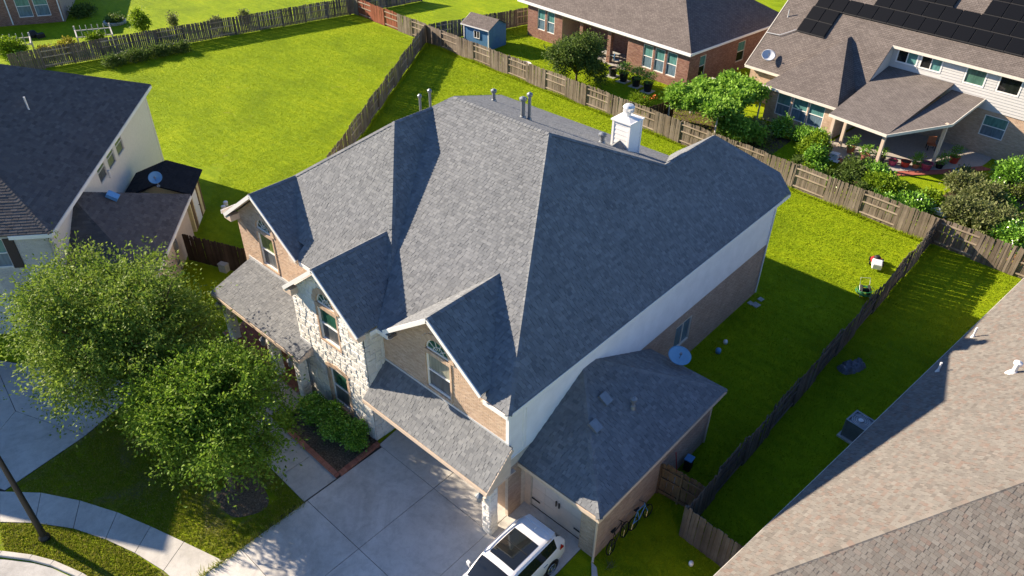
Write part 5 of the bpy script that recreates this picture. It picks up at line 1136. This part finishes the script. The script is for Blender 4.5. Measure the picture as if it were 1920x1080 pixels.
# brick house porch furniture
TB = thing('porch_table', 'table with pale cloth on the red brick house porch', 'table', (-40.6, 58.9, .08), BA)
q = MB(); q.box((-.8, -.5, .7), (.8, .5, .75)); q.build('table_top', 'paver', TB)
for x in (-.7, .7):
    for y in (-.42, .42): q = MB(); q.box((x-.03, y-.03, 0), (x+.03, y+.03, .7)); q.build('leg', 'black_iron', TB)
def chair(label, loc, rz, m_):
    T = thing('porch_chair', label, 'chair', loc, rz, 'porch chairs'); q = MB(); q.box((-.25, -.25, .4), (.25, .25, .45)); q.build('seat', m_, T); q = MB(); q.box((-.25, .22, .45), (.25, .27, .95)); q.build('backrest', m_, T)
    for x in (-.22, .22):
        for y in (-.22, .22): q = MB(); q.box((x-.02, y-.02, 0), (x+.02, y+.02, .4)); q.build('leg', 'black_iron', T)
chair('white chair in the dark left bay of the brick porch', (-42.8, 58.9, .08), .4, 'pvc_white'); chair('blue chair by the table on the brick porch', (-39.6, 58.5, .08), 2.2, 'blue_plastic'); chair('grey chair right of the left porch column', (-42.0, 59.5, .08), 1.2, 'paver')
GR = thing('garden_grill', 'round kettle grill standing on the lawn by the brick porch', 'grill', (-40.9, 56.6, 0), .3)
q = MB(); q.lathe([(.04, .55), (.25, .65), (.3, .82), (.26, .98), (.06, 1.08)], (0, 0, 0), 16); q.build('bowl', 'metal_light', GR, smooth=True)
for a in (0, 2.1, 4.2): q = MB(); q.tube([(.12*math.cos(a), .12*math.sin(a), .62), (.32*math.cos(a), .32*math.sin(a), 0)], .018, 6); q.build('leg', 'black_iron', GR)
q = MB(); q.prism([(-47.6, 51.4, .0), (-46.9, 51.2, .0), (-46.5, 51.9, .0), (-47.3, 52.2, .0)], (0, 0, .5)); tag(q.build('folded_chair', 'wood_white', bevel=.03), 'pale folded lawn chair by the fence near the blue shed', 'chair')
q = MB(); q.lathe([(.3, 0), (.62, .12), (.66, .3), (.6, .3), (.5, .16)], (-45.6, 52.2, 0), 16); tag(q.build('fire_bowl', 'wood_white'), 'shallow round pale basin on the lawn near the blue shed', 'basin')
# ------------------------------------------------------------------ far left garden
def trellis(label, loc, rz, w, h):
    T = thing('trellis', label, 'trellis', loc, rz, 'garden trellises')
    for x in (-w/2, w/2): q = MB(); q.box((x-.06, -.06, 0), (x+.06, .06, h)); q.build('post', 'wood_white', T); q = MB(); q.bar((x, 0, h-.35), (x+.3, -1.8, 1.5), .1, .1); q.build('brace', 'wood_white', T)
    for z in (h-.45, h-1.1): q = MB(); q.box((-w/2, -.03, z-.04), (w/2, .03, z+.04)); q.build('rail', 'wood_white', T)
    for i in range(5): x = -w/2+(i+1)*w/6; q = MB(); q.box((x-.03, -.03, h-1.2), (x+.03, .03, h)); q.build('stake', 'wood_white', T)
trellis('weathered wooden trellis frame with white braces behind the left fence', (-79.6, 27.4, 0), R(62), 3.1, 2.1)
trellis('vine covered wooden trellis frame at the left edge', (-82.5, 21.0, 0), R(62), 3.2, 2.0)
for x, y, r_, h_, m_, lab in [(-81.2, 20.4, 1.6, 1.2, 'leaf_lime', 'mound of lime green vine under the left trellis'), (-79.9, 24.9, 1.0, .6, 'leaf_yellow', 'yellow green shrub in front of the trellis'), (-80.6, 23.0, .9, .4, 'leaf_yellow', 'low yellow green shrub left of the trellis'), (-79.3, 27.3, .9, .8, 'leaf_lime', 'climbing green plant within the trellis frame'), (-80.8, 32.6, .95, 1.2, 'leaf_lime', 'upright lime green young tree on the far left lawn'), (-79.6, 35.4, .4, .8, 'leaf_dull', 'thin sapling right of the lime green tree'), (-75.4, 37.8, .5, .8, 'leaf_dull', 'small bare sapling behind the fence'), (-75.0, 41.0, .5, .8, 'leaf_dull', 'small pale sapling further along the fence'), (-90.6, 30.8, 1.5, .6, 'leaf_dark', 'dark shrub bed at the far brick house corner'), (-85.6, 31.9, 1.1, .4, 'leaf_dark', 'dark low planting in a stone ringed bed'), (-79.0, 20.2, 1.1, .6, 'leaf_hedge', 'low bright plant against the far fence at left')]:
    shrub('far_shrub', lab, (x, y), (r_, r_*.8, h_), m_, 170, 8, .22, .13, group='far left garden plants', tw=(.2, .5))
for i, (x, y, r_) in enumerate([(-72.9, 26.2, 1.0), (-72.7, 28.3, 1.1), (-72.4, 30.4, 1.0), (-72.1, 32.2, .8)]):
    shrub('fence_shrub', ['dark shrub at the left end of the clump along the far fence', 'second dark shrub from the left along the far fence', 'third dark shrub from the left along the far fence', 'dark shrub at the right end of the clump along the far fence'][i], (x, y), (r_*.6, r_*1.1, .5), 'leaf_dark', 260, 9, .2, .08, group='dark shrubs along the far fence', tw=(.25, .6))
q = MB(); q.lathe([(.35, 0), (.45, .3), (.3, .6), (.1, .7)], (-86.9, 24.2, 0), 12); q.box((-86.6, 24.3, 0), (-86.0, 25.0, .4)); tag(q.build('garden_bag', 'plastic_black'), 'black tub and bag on the lawn by the far brick house', 'tub')
q = MB()
q.lathe([(1.1, 0), (1.15, .25), (.95, .28), (.9, .05)], (-85.6, 31.9, 0), 18, cap=False); tag(q.build('stone_ring', 'paver'), 'pale stone edging ring around the far planting bed', 'edging')

# ------------------------------------------------------------------ the white car
CAR = thing('white_car', 'white crossover car with dark panoramic roof parked by the side garage', 'car', (-10.66, 11.75, .03), 0)
# stations along the length (y, +y is the tail) : y, half width low, half width belt, belt z, roof half width, roof z
ST = [(-2.5, .6, .55, .62, .3, .66), (-2.42, .84, .78, .7, .5, .76), (-2.2, .92, .86, .84, .64, .92), (-1.85, .96, .9, .93, .7, 1.02), (-1.5, .965, .91, .98, .72, 1.08), (-1.25, .965, .915, 1.0, .73, 1.2), (-.95, .965, .915, 1.01, .73, 1.38), (-.6, .965, .92, 1.02, .72, 1.56), (-.25, .965, .92, 1.03, .72, 1.64), (.3, .965, .92, 1.04, .72, 1.67), (.9, .97, .92, 1.06, .715, 1.67), (1.4, .97, .92, 1.09, .7, 1.64), (1.75, .96, .91, 1.12, .68, 1.59), (1.95, .95, .9, 1.13, .66, 1.5), (2.12, .93, .88, 1.13, .65, 1.32), (2.24, .9, .86, 1.1, .64, 1.14), (2.31, .85, .81, .9, .6, .95), (2.34, .76, .72, .7, .52, .72)]
def sec(s):
    y, wl, wb, bz_, wr, rz2 = s; zb = max(bz_, .3)
    return [(wl*.86, y, .2), (wl*.97, y, .32), (wl, y, .5+.0*y), (wl*.995, y, max(.55, zb*.72)), (wb, y, zb), (wb*.985, y, zb+.02), ((wb*.35+wr*.65)+.02, y, zb+(rz2-zb)*.6), (wr+.05, y, zb+(rz2-zb)*.9), (wr, y, rz2-.015), (wr*.8, y, rz2+.008), (0, y, rz2+.025)]
def lerp_s(a, b, t): return tuple(x+(y-x)*t for x, y in zip(a, b))
def smooth_st(S, k=3):
    out = []
    for i in range(len(S)-1):
        p0 = S[max(i-1, 0)]; p1 = S[i]; p2 = S[i+1]; p3 = S[min(i+2, len(S)-1)]
        for j in range(k):
            t_ = j/k; out.append(tuple(.5*((2*b)+(-a+c)*t_+(2*a-5*b+4*c-d)*t_*t_+(-a+3*b-3*c+d)*t_**3) for a, b, c, d in zip(p0, p1, p2, p3)))
    out.append(S[-1]); return out
SS = smooth_st(ST); rows = [sec(s) for s in SS]
parts = {}
def vtx(i, j, sg): x, y, z = rows[i][j]; return (x*sg, y, z)
for i in range(len(rows)-1):
    ym = (SS[i][0]+SS[i+1][0])/2
    for j in range(10):
        for sg in (1, -1):
            key = 'body'
            if j in (5, 6) and -1.05 < ym < 1.72: key = ('side_window', sg)
            if j in (5, 6) and (.28 < ym < .4): key = 'body'
            if j in (8, 9) and -1.22 < ym < -.48: key = 'windshield'
            if j == 9 and -.3 < ym < 1.15: key = 'panoramic_roof'
            if j in (7, 8, 9) and 1.93 < ym < 2.2: key = 'rear_window'
            if j == 7 and 1.9 < ym < 2.1: key = 'rear_window'
            q = [vtx(i, j, sg), vtx(i+1, j, sg), vtx(i+1, j+1, sg), vtx(i, j+1, sg)]
            if sg > 0: q.reverse()
            parts.setdefault(key, MB()).poly(q)
# wheel arches are dark discs set into the side, wheels proud of the body
for key, mb in parts.items():
    nm = key if isinstance(key, str) else key[0]; o = mb.build(nm, 'car_paint' if nm == 'body' else 'car_glass', CAR, smooth=True)
    md = o.modifiers.new('weld', 'WELD'); md.merge_threshold = .002
    if nm == 'panoramic_roof': o.location.z = .006
q = MB(); q.poly([(x*.9, y, .22) for x, y in ((-.85, -2.2), (.85, -2.2), (.85, 2.2), (-.85, 2.2))]); q.build('underbody', 'plastic_black', CAR)
for sg in (1, -1):
    q = MB(); q.tube([(sg*.72, -.4, 1.62), (sg*.73, -.2, 1.7), (sg*.73, 1.3, 1.71), (sg*.7, 1.62, 1.64)], .025, 8); q.build('roof_rail', 'chrome', CAR)
    q = MB(); q.prism([(sg*.93, -.92, 1.0), (sg*1.13, -.9, 1.02), (sg*1.15, -.88, 1.16), (sg*.98, -.9, 1.16)], (0, .12, 0)); q.build('wing_mirror', 'car_paint', CAR, bevel=.02)
    q = MB(); q.prism([(sg*.66, 2.2, 1.13), (sg*.93, 1.92, 1.14), (sg*.965, 1.84, 1.0), (sg*.935, 2.08, .92), (sg*.7, 2.28, 1.0)], (sg*.012, .02, .0)); q.build('tail_light', 'tail_red', CAR)
    for y in (-1.5, 1.4):
        q = MB(); q.lathe([(.405, -.02), (.41, .012), (.37, .016)], (sg*.955, y, .34), 28, (sg, 0, 0)); q.build('wheel_arch', 'plastic_black', CAR)
        q = MB(); q.lathe([(.2, 0), (.3, .0), (.34, -.02), (.345, -.1), (.345, -.2)], (sg*.985, y, .335), 28, (sg, 0, 0)); w_ = q.build('wheel', 'rubber', CAR, smooth=False)
        q = MB(); q.lathe([(.06, .012), (.07, -.0)], (sg*.985, y, .335), 12, (sg, 0, 0)); q.torus((sg*.982, y, .335), .215, .014, (sg, 0, 0), 24, 6)
        for k_ in range(10):
            a = k_*.628; q.bar((sg*.985, y+.05*math.cos(a), .335+.05*math.sin(a)), (sg*.982, y+.21*math.cos(a), .335+.21*math.sin(a)), .03, .02)
        q.build('rim', 'chrome', w_)
    for y in (.25, 1.05): q = MB(); q.box((sg*.955-.012, y-.1, .86), (sg*.955+.025, y+.1, .89)); q.build('door_handle', 'chrome', CAR)
q = MB(); q.prism([(-.66, 1.72, 1.61), (.66, 1.72, 1.61), (.62, 1.95, 1.57), (-.62, 1.95, 1.57)], (0, 0, .03)); q.build('spoiler', 'car_paint', CAR, bevel=.012)
q = MB(); q.prism([(-.02, 1.5, 1.65), (.02, 1.5, 1.65), (0, 1.5, 1.74)], (0, .12, -.01)); q.build('antenna_fin', 'car_paint', CAR)
for z0 in (1.612,):
    q = MB(); q.bar((-.55, .5, 1.706), (.55, .5, 1.706), .02, .006); q.build('roof_divider', 'plastic_black', CAR)
# ------------------------------------------------------------------ street lamp (its head is above the picture)
LP = thing('street_lamp', 'tall dark street lamp post rising out of frame at lower left', 'street lamp', (-24.94, 1.19, 0))
q = MB(); q.lathe([(.2, 0), (.2, .12), (.13, .25), (.115, .5), (.095, 3), (.07, 6.4)], (0, 0, 0), 16); q.build('pole', 'black_iron', LP, smooth=False)
q = MB(); q.tube([(0, 0, 6.3), (-.2, .1, 6.6), (-.7, .3, 6.65)], .035, 8); q.lathe([(.05, 0), (.16, -.1), (.2, -.2), (.05, -.25)], (-.8, .34, 6.7), 12); q.build('lamp_head', 'black_iron', LP)
# ------------------------------------------------------------------ yard things on the right
MW = thing('lawn_mower', 'red lawn mower with white grass bag on the sunlit side lawn', 'lawn mower', (-8.65, 41.7, 0), R(20))
q = MB(); q.prism([(-.3, -.05, .12), (.3, -.05, .12), (.33, .5, .12), (.18, .7, .12), (-.18, .7, .12), (-.33, .5, .12)], (0, 0, .13)); q.build('deck', 'red_plastic', MW, bevel=.04)
q = MB(); q.lathe([(.17, .25), (.19, .3), (.19, .4), (.12, .47), (.03, .48)], (0, .35, 0), 16); q.build('engine', 'plastic_black', MW)
q = MB(); q.prism([(-.26, -.65, .12), (.26, -.65, .12), (.28, -.08, .2), (-.28, -.08, .2)], (0, 0, .34)); q.build('grass_bag', 'sticker_white', MW, bevel=.05)
for x in (-.36, .36):
    for y in (.0, .52): q = MB(); q.lathe([(.03, -.03), (.12, -.03), (.12, .03), (.03, .03)], (x, y, .12), 16, (1, 0, 0)); q.build('wheel', 'rubber', MW)
q = MB(); q.tube([(-.25, .0, .25), (-.24, -.55, .75), (-.2, -.9, .98), (.2, -.9, .98), (.24, -.55, .75), (.25, .0, .25)], .015, 6); q.build('handle', 'metal_grey', MW)
HR = thing('hose_reel', 'coiled green garden hose on a reel cart by the side fence', 'hose reel', (-8.05, 38.3, 0), R(35))
q = MB()
for i in range(9):
    a = i*.7; q.torus((.05*math.cos(a), .05*math.sin(a), .1+i*.04), .36+.07*math.sin(i*1.7), .018, (math.sin(a)*.25, math.cos(a)*.2, 1), 26, 5)
q.build('hose', 'hose_green', HR, smooth=True)
q = MB(); q.lathe([(.3, -.02), (.3, .02)], (-.2, 0, .35), 18, (1, 0, 0)); q.lathe([(.3, -.02), (.3, .02)], (.2, 0, .35), 18, (1, 0, 0)); q.lathe([(.12, -.2), (.12, .2)], (0, 0, .35), 12, (1, 0, 0)); q.build('reel', 'plastic_black', HR)
q = MB(); q.tube([(-.26, -.3, .05), (-.26, .2, .5), (-.26, .4, .9), (.26, .4, .9), (.26, .2, .5), (.26, -.3, .05)], .015, 6); q.build('frame', 'metal_light', HR)
TP = MB(); g_ = np.random.default_rng(5)
for k_ in range(5):
    cx_, cy_ = [(-6.25, 31.5), (-6.1, 31.75), (-6.0, 32.0), (-6.2, 31.95), (-5.9, 32.25)][k_]; n_ = 12; h_ = .22+.12*g_.random()
    ring = [(cx_+(.3+.12*g_.random())*math.cos(a), cy_+(.24+.12*g_.random())*math.sin(a)) for a in np.linspace(0, 6.28, n_, endpoint=False)]
    TP.add([(x, y, .01) for x, y in ring]+[(cx_+(x-cx_)*.6+g_.normal()*.03, cy_+(y-cy_)*.6+g_.normal()*.03, h_*(.6+.7*g_.random())) for x, y in ring]+[(cx_, cy_, h_*.8)], [(i, (i+1) % n_, n_+(i+1) % n_, n_+i) for i in range(n_)]+[(n_+i, n_+(i+1) % n_, 2*n_) for i in range(n_)])
tag(TP.build('crumpled_tarp', 'tarp'), 'crumpled grey blue tarp lying in the shaded side passage', 'tarp')
AC = thing('air_conditioner', 'grey outdoor air conditioner unit on a pad beside the beige roof', 'air conditioner', (-4.15, 27.5, 0), R(-8)); AC.scale = (1.1, 1.1, 1.25)
q = MB(); q.box((-.5, -.5, 0), (.5, .5, .08)); q.build('pad', 'paver', AC)
q = MB(); q.box((-.36, -.36, .08), (.36, .36, .8)); q.build('coil', 'metal_grey', AC)
for i in range(13):
    z = .12+i*.052; q = MB()
    for a, b_ in (((-.39, -.39), (.39, -.39)), ((.39, -.39), (.39, .39)), ((.39, .39), (-.39, .39)), ((-.39, .39), (-.39, -.39))): q.bar((*a, z), (*b_, z), .02, .026)
    q.build('louvre', 'metal_grey', AC)
q = MB()
for x in (-.38, .38):
    for y in (-.38, .38): q.box((x-.03, y-.03, .08), (x+.03, y+.03, .84))
q.prism([(-.41, -.41, .8), (.41, -.41, .8), (.41, -.34, .8), (-.41, -.34, .8)], (0, 0, .06)); q.prism([(-.41, .34, .8), (.41, .34, .8), (.41, .41, .8), (-.41, .41, .8)], (0, 0, .06)); q.prism([(-.41, -.34, .8), (-.34, -.34, .8), (-.34, .34, .8), (-.41, .34, .8)], (0, 0, .06)); q.prism([(.34, -.34, .8), (.41, -.34, .8), (.41, .34, .8), (.34, .34, .8)], (0, 0, .06)); q.build('casing', 'metal_grey', AC)
q = MB()
for r_ in (.1, .18, .26, .33): q.torus((0, 0, .86), r_, .008, (0, 0, 1), 24, 5)
q.lathe([(.06, .78), (.1, .82), (.1, .87), (.02, .88)], (0, 0, 0), 12); q.build('fan_guard', 'metal_light', AC)
for i, (x, y, s_, lab) in enumerate([(-12.0, 33.35, .5, 'pale square paver furthest out by the house rear corner'), (-12.05, 34.0, .38, 'small paver behind the pale paver by the house corner'), (-12.3, 33.3, .36, 'mossy paver touching the brick wall by the corner')]):
    q = MB(); q.prism([(x-s_*.4, y-s_*.35, 0), (x+s_*.3, y-s_*.5, 0), (x+s_*.45, y+s_*.3, 0), (x-s_*.3, y+s_*.45, 0)], (0, 0, .05)); tag(q.build('paver', 'paver', bevel=.01), lab, 'paver', 'loose pavers by the house corner')
for x, y, r_, m_, lab in ((-11.6, 29.3, .12, 'pvc_white', 'small white pot lying in the shaded side yard'), (-11.5, 28.4, .15, 'blue_plastic', 'small pale blue pot lying in the shaded side yard'), (-6.1, 17.0, .1, 'sticker_white', 'white ball on the dark grass in front of the fence panel')):
    q = MB(); q.lathe([(.02, 0), (r_*.8, .05*r_), (r_, r_), (r_*.8, r_*1.8), (.02, r_*2)], (x, y, .0), 12); tag(q.build('ball' if 'ball' in lab else 'small_pot', m_, smooth=True), lab, 'ball' if 'ball' in lab else 'pot')
def bicycle(label, loc, rz, m_, s_=1.0):
    B = thing('bicycle', label, 'bicycle', loc, rz, 'bicycles against the wing wall')
    for y in (-.5, .5):
        q = MB(); q.torus((0, y*s_, .33*s_), .31*s_, .022, (1, 0, 0), 28, 6); w_ = q.build('wheel', 'rubber', B); q = MB()
        for k_ in range(9): a = k_*.698; q.tube([(0, y*s_, .33*s_), (0, y*s_+.3*s_*math.cos(a), .33*s_+.3*s_*math.sin(a))], .004, 4)
        q.build('spokes', 'chrome', w_)
    q = MB(); P = lambda y, z: (0, y*s_, z*s_)
    for a, b_ in ((P(-.5, .33), P(-.08, .3)), (P(-.08, .3), P(.36, .72)), (P(-.15, .8), P(.36, .82)), (P(-.08, .3), P(-.17, .88)), (P(-.5, .33), P(-.15, .78)), (P(.36, .72), P(.5, .33)), (P(.33, .95), P(.36, .72))): q.tube([a, b_], .018, 6)
    q.build('frame', m_, B)
    q = MB(); q.tube([(-.28*s_, .26*s_, .98*s_), (0, .34*s_, .95*s_), (.28*s_, .26*s_, .98*s_)], .014, 6); q.build('handlebar', 'black_iron', B)
    q = MB(); q.prism([(-.06, -.32*s_, .9*s_), (.06, -.32*s_, .9*s_), (.02, -.05*s_, .9*s_), (-.02, -.05*s_, .9*s_)], (0, 0, .05)); q.build('saddle', 'plastic_black', B)
    B.rotation_euler = (0, R(-12), rz); return B
bicycle('black bicycle leaning on the brick wall of the garage wing', (-8.62, 15.9, 0), R(4), 'black_iron'); bicycle('pale blue bicycle behind the black one at the wing wall', (-8.55, 17.3, 0), R(-5), 'blue_plastic', .9)
WB = thing('wheelie_bin', 'dark bin with a bright blue lid beside the wing wall behind the gate', 'bin', (-8.65, 20.9, 0), .1)
q = MB(); q.prism([(-.15, -.18, .03), (.15, -.18, .03), (.15, .18, .03), (-.15, .18, .03)], (0, 0, .6)); q.build('body', 'plastic_black', WB, bevel=.03); q = MB(); q.box((-.17, -.2, .63), (.17, .2, .69)); q.build('lid', 'blue_plastic', WB, bevel=.02)
q = MB(); q.tube([(-8.6, 20.0, .0), (-8.85, 19.9, 1.7)], .02, 6); q.box((-8.7, 19.8, 0), (-8.5, 20.1, .12)); tag(q.build('garden_broom', 'red_plastic'), 'red handled broom leaning on the wing wall near the bin', 'broom')
q = MB(); q.lathe([(.28, 0), (.34, .5), (.36, .52), (.32, .52)], (-8.5, 19.4, 0), 16); tag(q.build('trash_can', 'metal_light'), 'pale metal trash can just behind the side gate', 'bin')
q = MB(); q.prism([(-8.9, 14.55, .0), (-8.62, 14.5, .0), (-7.9, 13.75, .0), (-8.15, 13.6, .0)], (0, 0, .07)); tag(q.build('splash_block', 'concrete_walk', bevel=.01), 'long concrete splash block below the wing downspout', 'splash block')
q = MB(); q.torus((-9.2, 13.15, .05), .13, .018, (0, 0, 1), 20, 6); q.torus((-9.17, 13.17, .08), .12, .018, (.1, 0, 1), 20, 6); tag(q.build('hose_coil', 'plastic_black', smooth=True), 'short black hose coil on the ground behind the white car', 'hose')
q = MB()
for i in range(40):
    a = random.uniform(0, 6.28); l_ = random.uniform(.1, .3); x, y = -8.3+random.gauss(0, .08), 14.9+random.gauss(0, .08); q.add([(x, y, .02), (x+.03, y, .02), (x+l_*math.cos(a), y+l_*math.sin(a), l_*.8)], [(0, 1, 2)])
tag(q.build('grass_tuft', 'leaf_dull'), 'wiry weed tuft near the wing corner downspout', 'weed')
BX = thing('utility_box', 'pale green utility box against the brown gate fence', 'utility box', (-36.0, 15.4, 0), R(20))
q = MB(); q.box((-.25, -.2, 0), (.25, .2, .5)); q.build('body', 'paver', BX, bevel=.02); q = MB(); q.box((-.27, -.22, .5), (.27, .22, .54)); q.build('lid', 'paver', BX, bevel=.01)
for i, (x, y) in enumerate(((-42.6, 19.4), (-42.2, 19.0))):
    q = MB(); q.lathe([(.12, 0), (.15, .3), (.1, .34)], (x, y, 0), 12); tag(q.build('white_bucket', 'pvc_white'), ['left of two white buckets behind the cream shed', 'right of two white buckets behind the cream shed'][i], 'bucket', 'buckets behind the cream shed')

# ------------------------------------------------------------------ grass tufts (blades) over the lawns in view
leaf('grass_blade', [(.24, .33, .012), (.3, .395, .014), (.345, .43, .018), (.27, .36, .012), (.36, .43, .03)], .3, .8, .05)
leaf('grass_blade_dry', [(.17, .22, .02), (.27, .32, .025), (.36, .36, .06), (.2, .26, .018), (.46, .38, .14)], .3, .8, .05)
def in_poly(px, py, P):
    ins = np.zeros(len(px), bool); j = len(P)-1
    for i in range(len(P)):
        xi, yi = P[i]; xj, yj = P[j]
        c = ((yi > py) != (yj > py)) & (px < (xj-xi)*(py-yi)/((yj-yi) or 1e-9)+xi); ins ^= c; j = i
    return ins
BLOCK = [[(-31.3, 14.5), (-24.3, 12.2), (-19.4, 12.2), (-19.4, 12.6), (-8.9, 12.6), (-8.9, 22.9), (-12.5, 22.9), (-12.5, 34.5), (-31.3, 34.5)], [(-31.1, 12.2), (-24, 12.2), (-24, 15), (-31.1, 15)], nd, so+si[::-1], bed, [(-19.1, -4), (-9.5, -4), (-9.5, 15.1), (-19.1, 15.1)],
         [(-26.2, 9.6), (-24.3, 9.0), (-19.1, 8.85), (-19.1, 10.7), (-23.6, 10.7), (-23.6, 12.3), (-26.2, 12.3)], [(-22.3, 6.4), (-20.0, 6.4), (-20.0, 8.3), (-22.3, 8.3)]]
for x0, y0, x1, y1 in ((-6.5, -.2, 3.6, 9),): pass
def lrect(root_xy, ang, x0, y0, x1, y1):
    c, s_ = math.cos(ang), math.sin(ang); return [(root_xy[0]+c*x-s_*y, root_xy[1]+s_*x+c*y) for x, y in ((x0, y0), (x1, y0), (x1, y1), (x0, y1))]
BLOCK += [lrect((-36.06, 7.8), LA, -13, -2, 3.5, 18.4), lrect((-4.55, 15.04), RA, .4, -1.4, 15, 26.6), lrect((-31.55, 57.38), BA, -20, -.1, .3, 14), lrect((-17.7, 55.65), SA, -9.6, -2.2, 17, 14), lrect((-17.7, 55.65), SA, -6, .4, 0, 7)]
def grass(name, label, poly, dens, h, mat, seed, blades=3):
    g = np.random.default_rng(seed); P = np.array(poly); x0, y0 = P.min(0); x1, y1 = P.max(0); n = int((x1-x0)*(y1-y0)*dens)
    x = g.uniform(x0, x1, n); y = g.uniform(y0, y1, n); k = in_poly(x, y, poly)
    for B in BLOCK: k &= ~in_poly(x, y, B)
    # keep what the picture can see
    q = np.stack([x, y, np.zeros(n)], 1)-np.array(CAM); z = q @ np.array(fw); u = q @ np.array(rt2)/z*FPX; v = q @ np.array(up2)/z*FPX; k &= (abs(u) < 1010) & (abs(v) < 590)
    x, y = x[k], y[k]; n = len(x); x = np.repeat(x, blades)+g.normal(0, .025, n*blades); y = np.repeat(y, blades)+g.normal(0, .025, n*blades); m_ = len(x)
    a = g.uniform(0, 6.283, m_); w = g.uniform(.008, .018, m_)*h/.06; hh = g.uniform(.5, 1.3, m_)*h; lx = g.normal(0, .5, m_)*h; ly = g.normal(0, .5, m_)*h
    V = np.stack([np.stack([x-np.cos(a)*w, y-np.sin(a)*w, np.full(m_, .002)], 1), np.stack([x+np.cos(a)*w, y+np.sin(a)*w, np.full(m_, .002)], 1), np.stack([x+lx, y+ly, hh], 1)], 1).reshape(-1, 3)
    o = fastmesh(name, V, np.arange(len(V)).reshape(-1, 3), mat); stuff(o); tag(o, label, 'grass'); return o
grass('grass', 'short bright grass of the big back lawn on the left', [(-57.3, 50.3), (-71, 51), (-77, 19.5), (-60, 12), (-44, 14), (-34, 16.5)], 150, .05, 'grass_blade', 1, 2)
grass('grass', 'grass of the narrow lawn behind and beside the central house', [(-56.8, 50.2), (-33.5, 16.5), (-31, 13), (-12, 13), (-7.2, 15), (-7.2, 46.3)], 130, .07, 'grass_blade', 2, 2)
grass('grass', 'shaded grass of the side strip beside the beige roof', [(-7.0, 46.2), (-7.0, 18), (-12, 12.5), (-9, 8), (-3, 14), (-1, 46)], 130, .07, 'grass_blade', 3, 2)
grass('grass', 'patchy grass of the front lawn around the near tree', [(-28.4, 1.05), (-27.3, 1.97), (-24.1, 3.62), (-19.07, 5.3), (-19.07, 8.88), (-26.2, 9.6), (-26.2, 11.6), (-31, 12.2), (-36, 12), (-30.3, 8.0), (-29.1, 4.6)], 420, .065, 'grass_blade_dry', 4, 3)
grass('grass', 'grass of the verge strip around the lamp post', [(-27.0, .25), (-25.95, 1.18), (-24.6, 2.08), (-23.2, 2.7), (-21.8, 3.18), (-19.07, 3.68), (-19.07, 2.1), (-20.8, 1.92), (-22.3, 1.54), (-23.57, 1.06), (-25.41, -.08)], 480, .075, 'grass_blade_dry', 5, 3)
grass('grass', 'grass of the back gardens behind the long fence', [(-57, 51), (-7, 46.7), (4, 46), (0, 62), (-53, 62)], 70, .09, 'grass_blade', 6, 2)
# longer ragged grass along the foot of the fences
def fringe(label, p, q, off, n, mat, seed):
    g = np.random.default_rng(seed); t_ = g.random(n); p, q = np.array(p), np.array(q); d = (q-p)/np.linalg.norm(q-p); nn = np.array([d[1], -d[0]])
    c = p+(q-p)*t_[:, None]+nn*(off+g.normal(0, .07, n))[:, None]; h = g.uniform(.1, .3, n)*(.5+.8*(np.sin(t_*60+seed)*.5+.5)); a = g.uniform(0, 6.28, n); w = .018
    V = np.stack([np.stack([c[:, 0]-np.cos(a)*w, c[:, 1]-np.sin(a)*w, np.zeros(n)], 1), np.stack([c[:, 0]+np.cos(a)*w, c[:, 1]+np.sin(a)*w, np.zeros(n)], 1), np.stack([c[:, 0]+g.normal(0, .1, n), c[:, 1]+g.normal(0, .1, n), h], 1)], 1).reshape(-1, 3)
    o = fastmesh('grass_fringe', V, np.arange(len(V)).reshape(-1, 3), mat); stuff(o); tag(o, label, 'grass')
fringe('ragged taller grass along the foot of the long back fence', (-57, 50.4), (-7.2, 46.35), .14, 9000, 'grass_blade', 11)
fringe('ragged taller grass along the foot of the left yard fence', (-57, 50.2), (-33.8, 16.4), -.14, 6000, 'grass_blade', 12)
fringe('ragged taller grass along the foot of the right side fence', (-7.05, 46.3), (-7.05, 18), .14, 4000, 'grass_blade', 13)
fringe('grass creeping over the driveway edge', (-19.08, 4.0), (-19.08, 8.9), .02, 700, 'grass_blade_dry', 14)
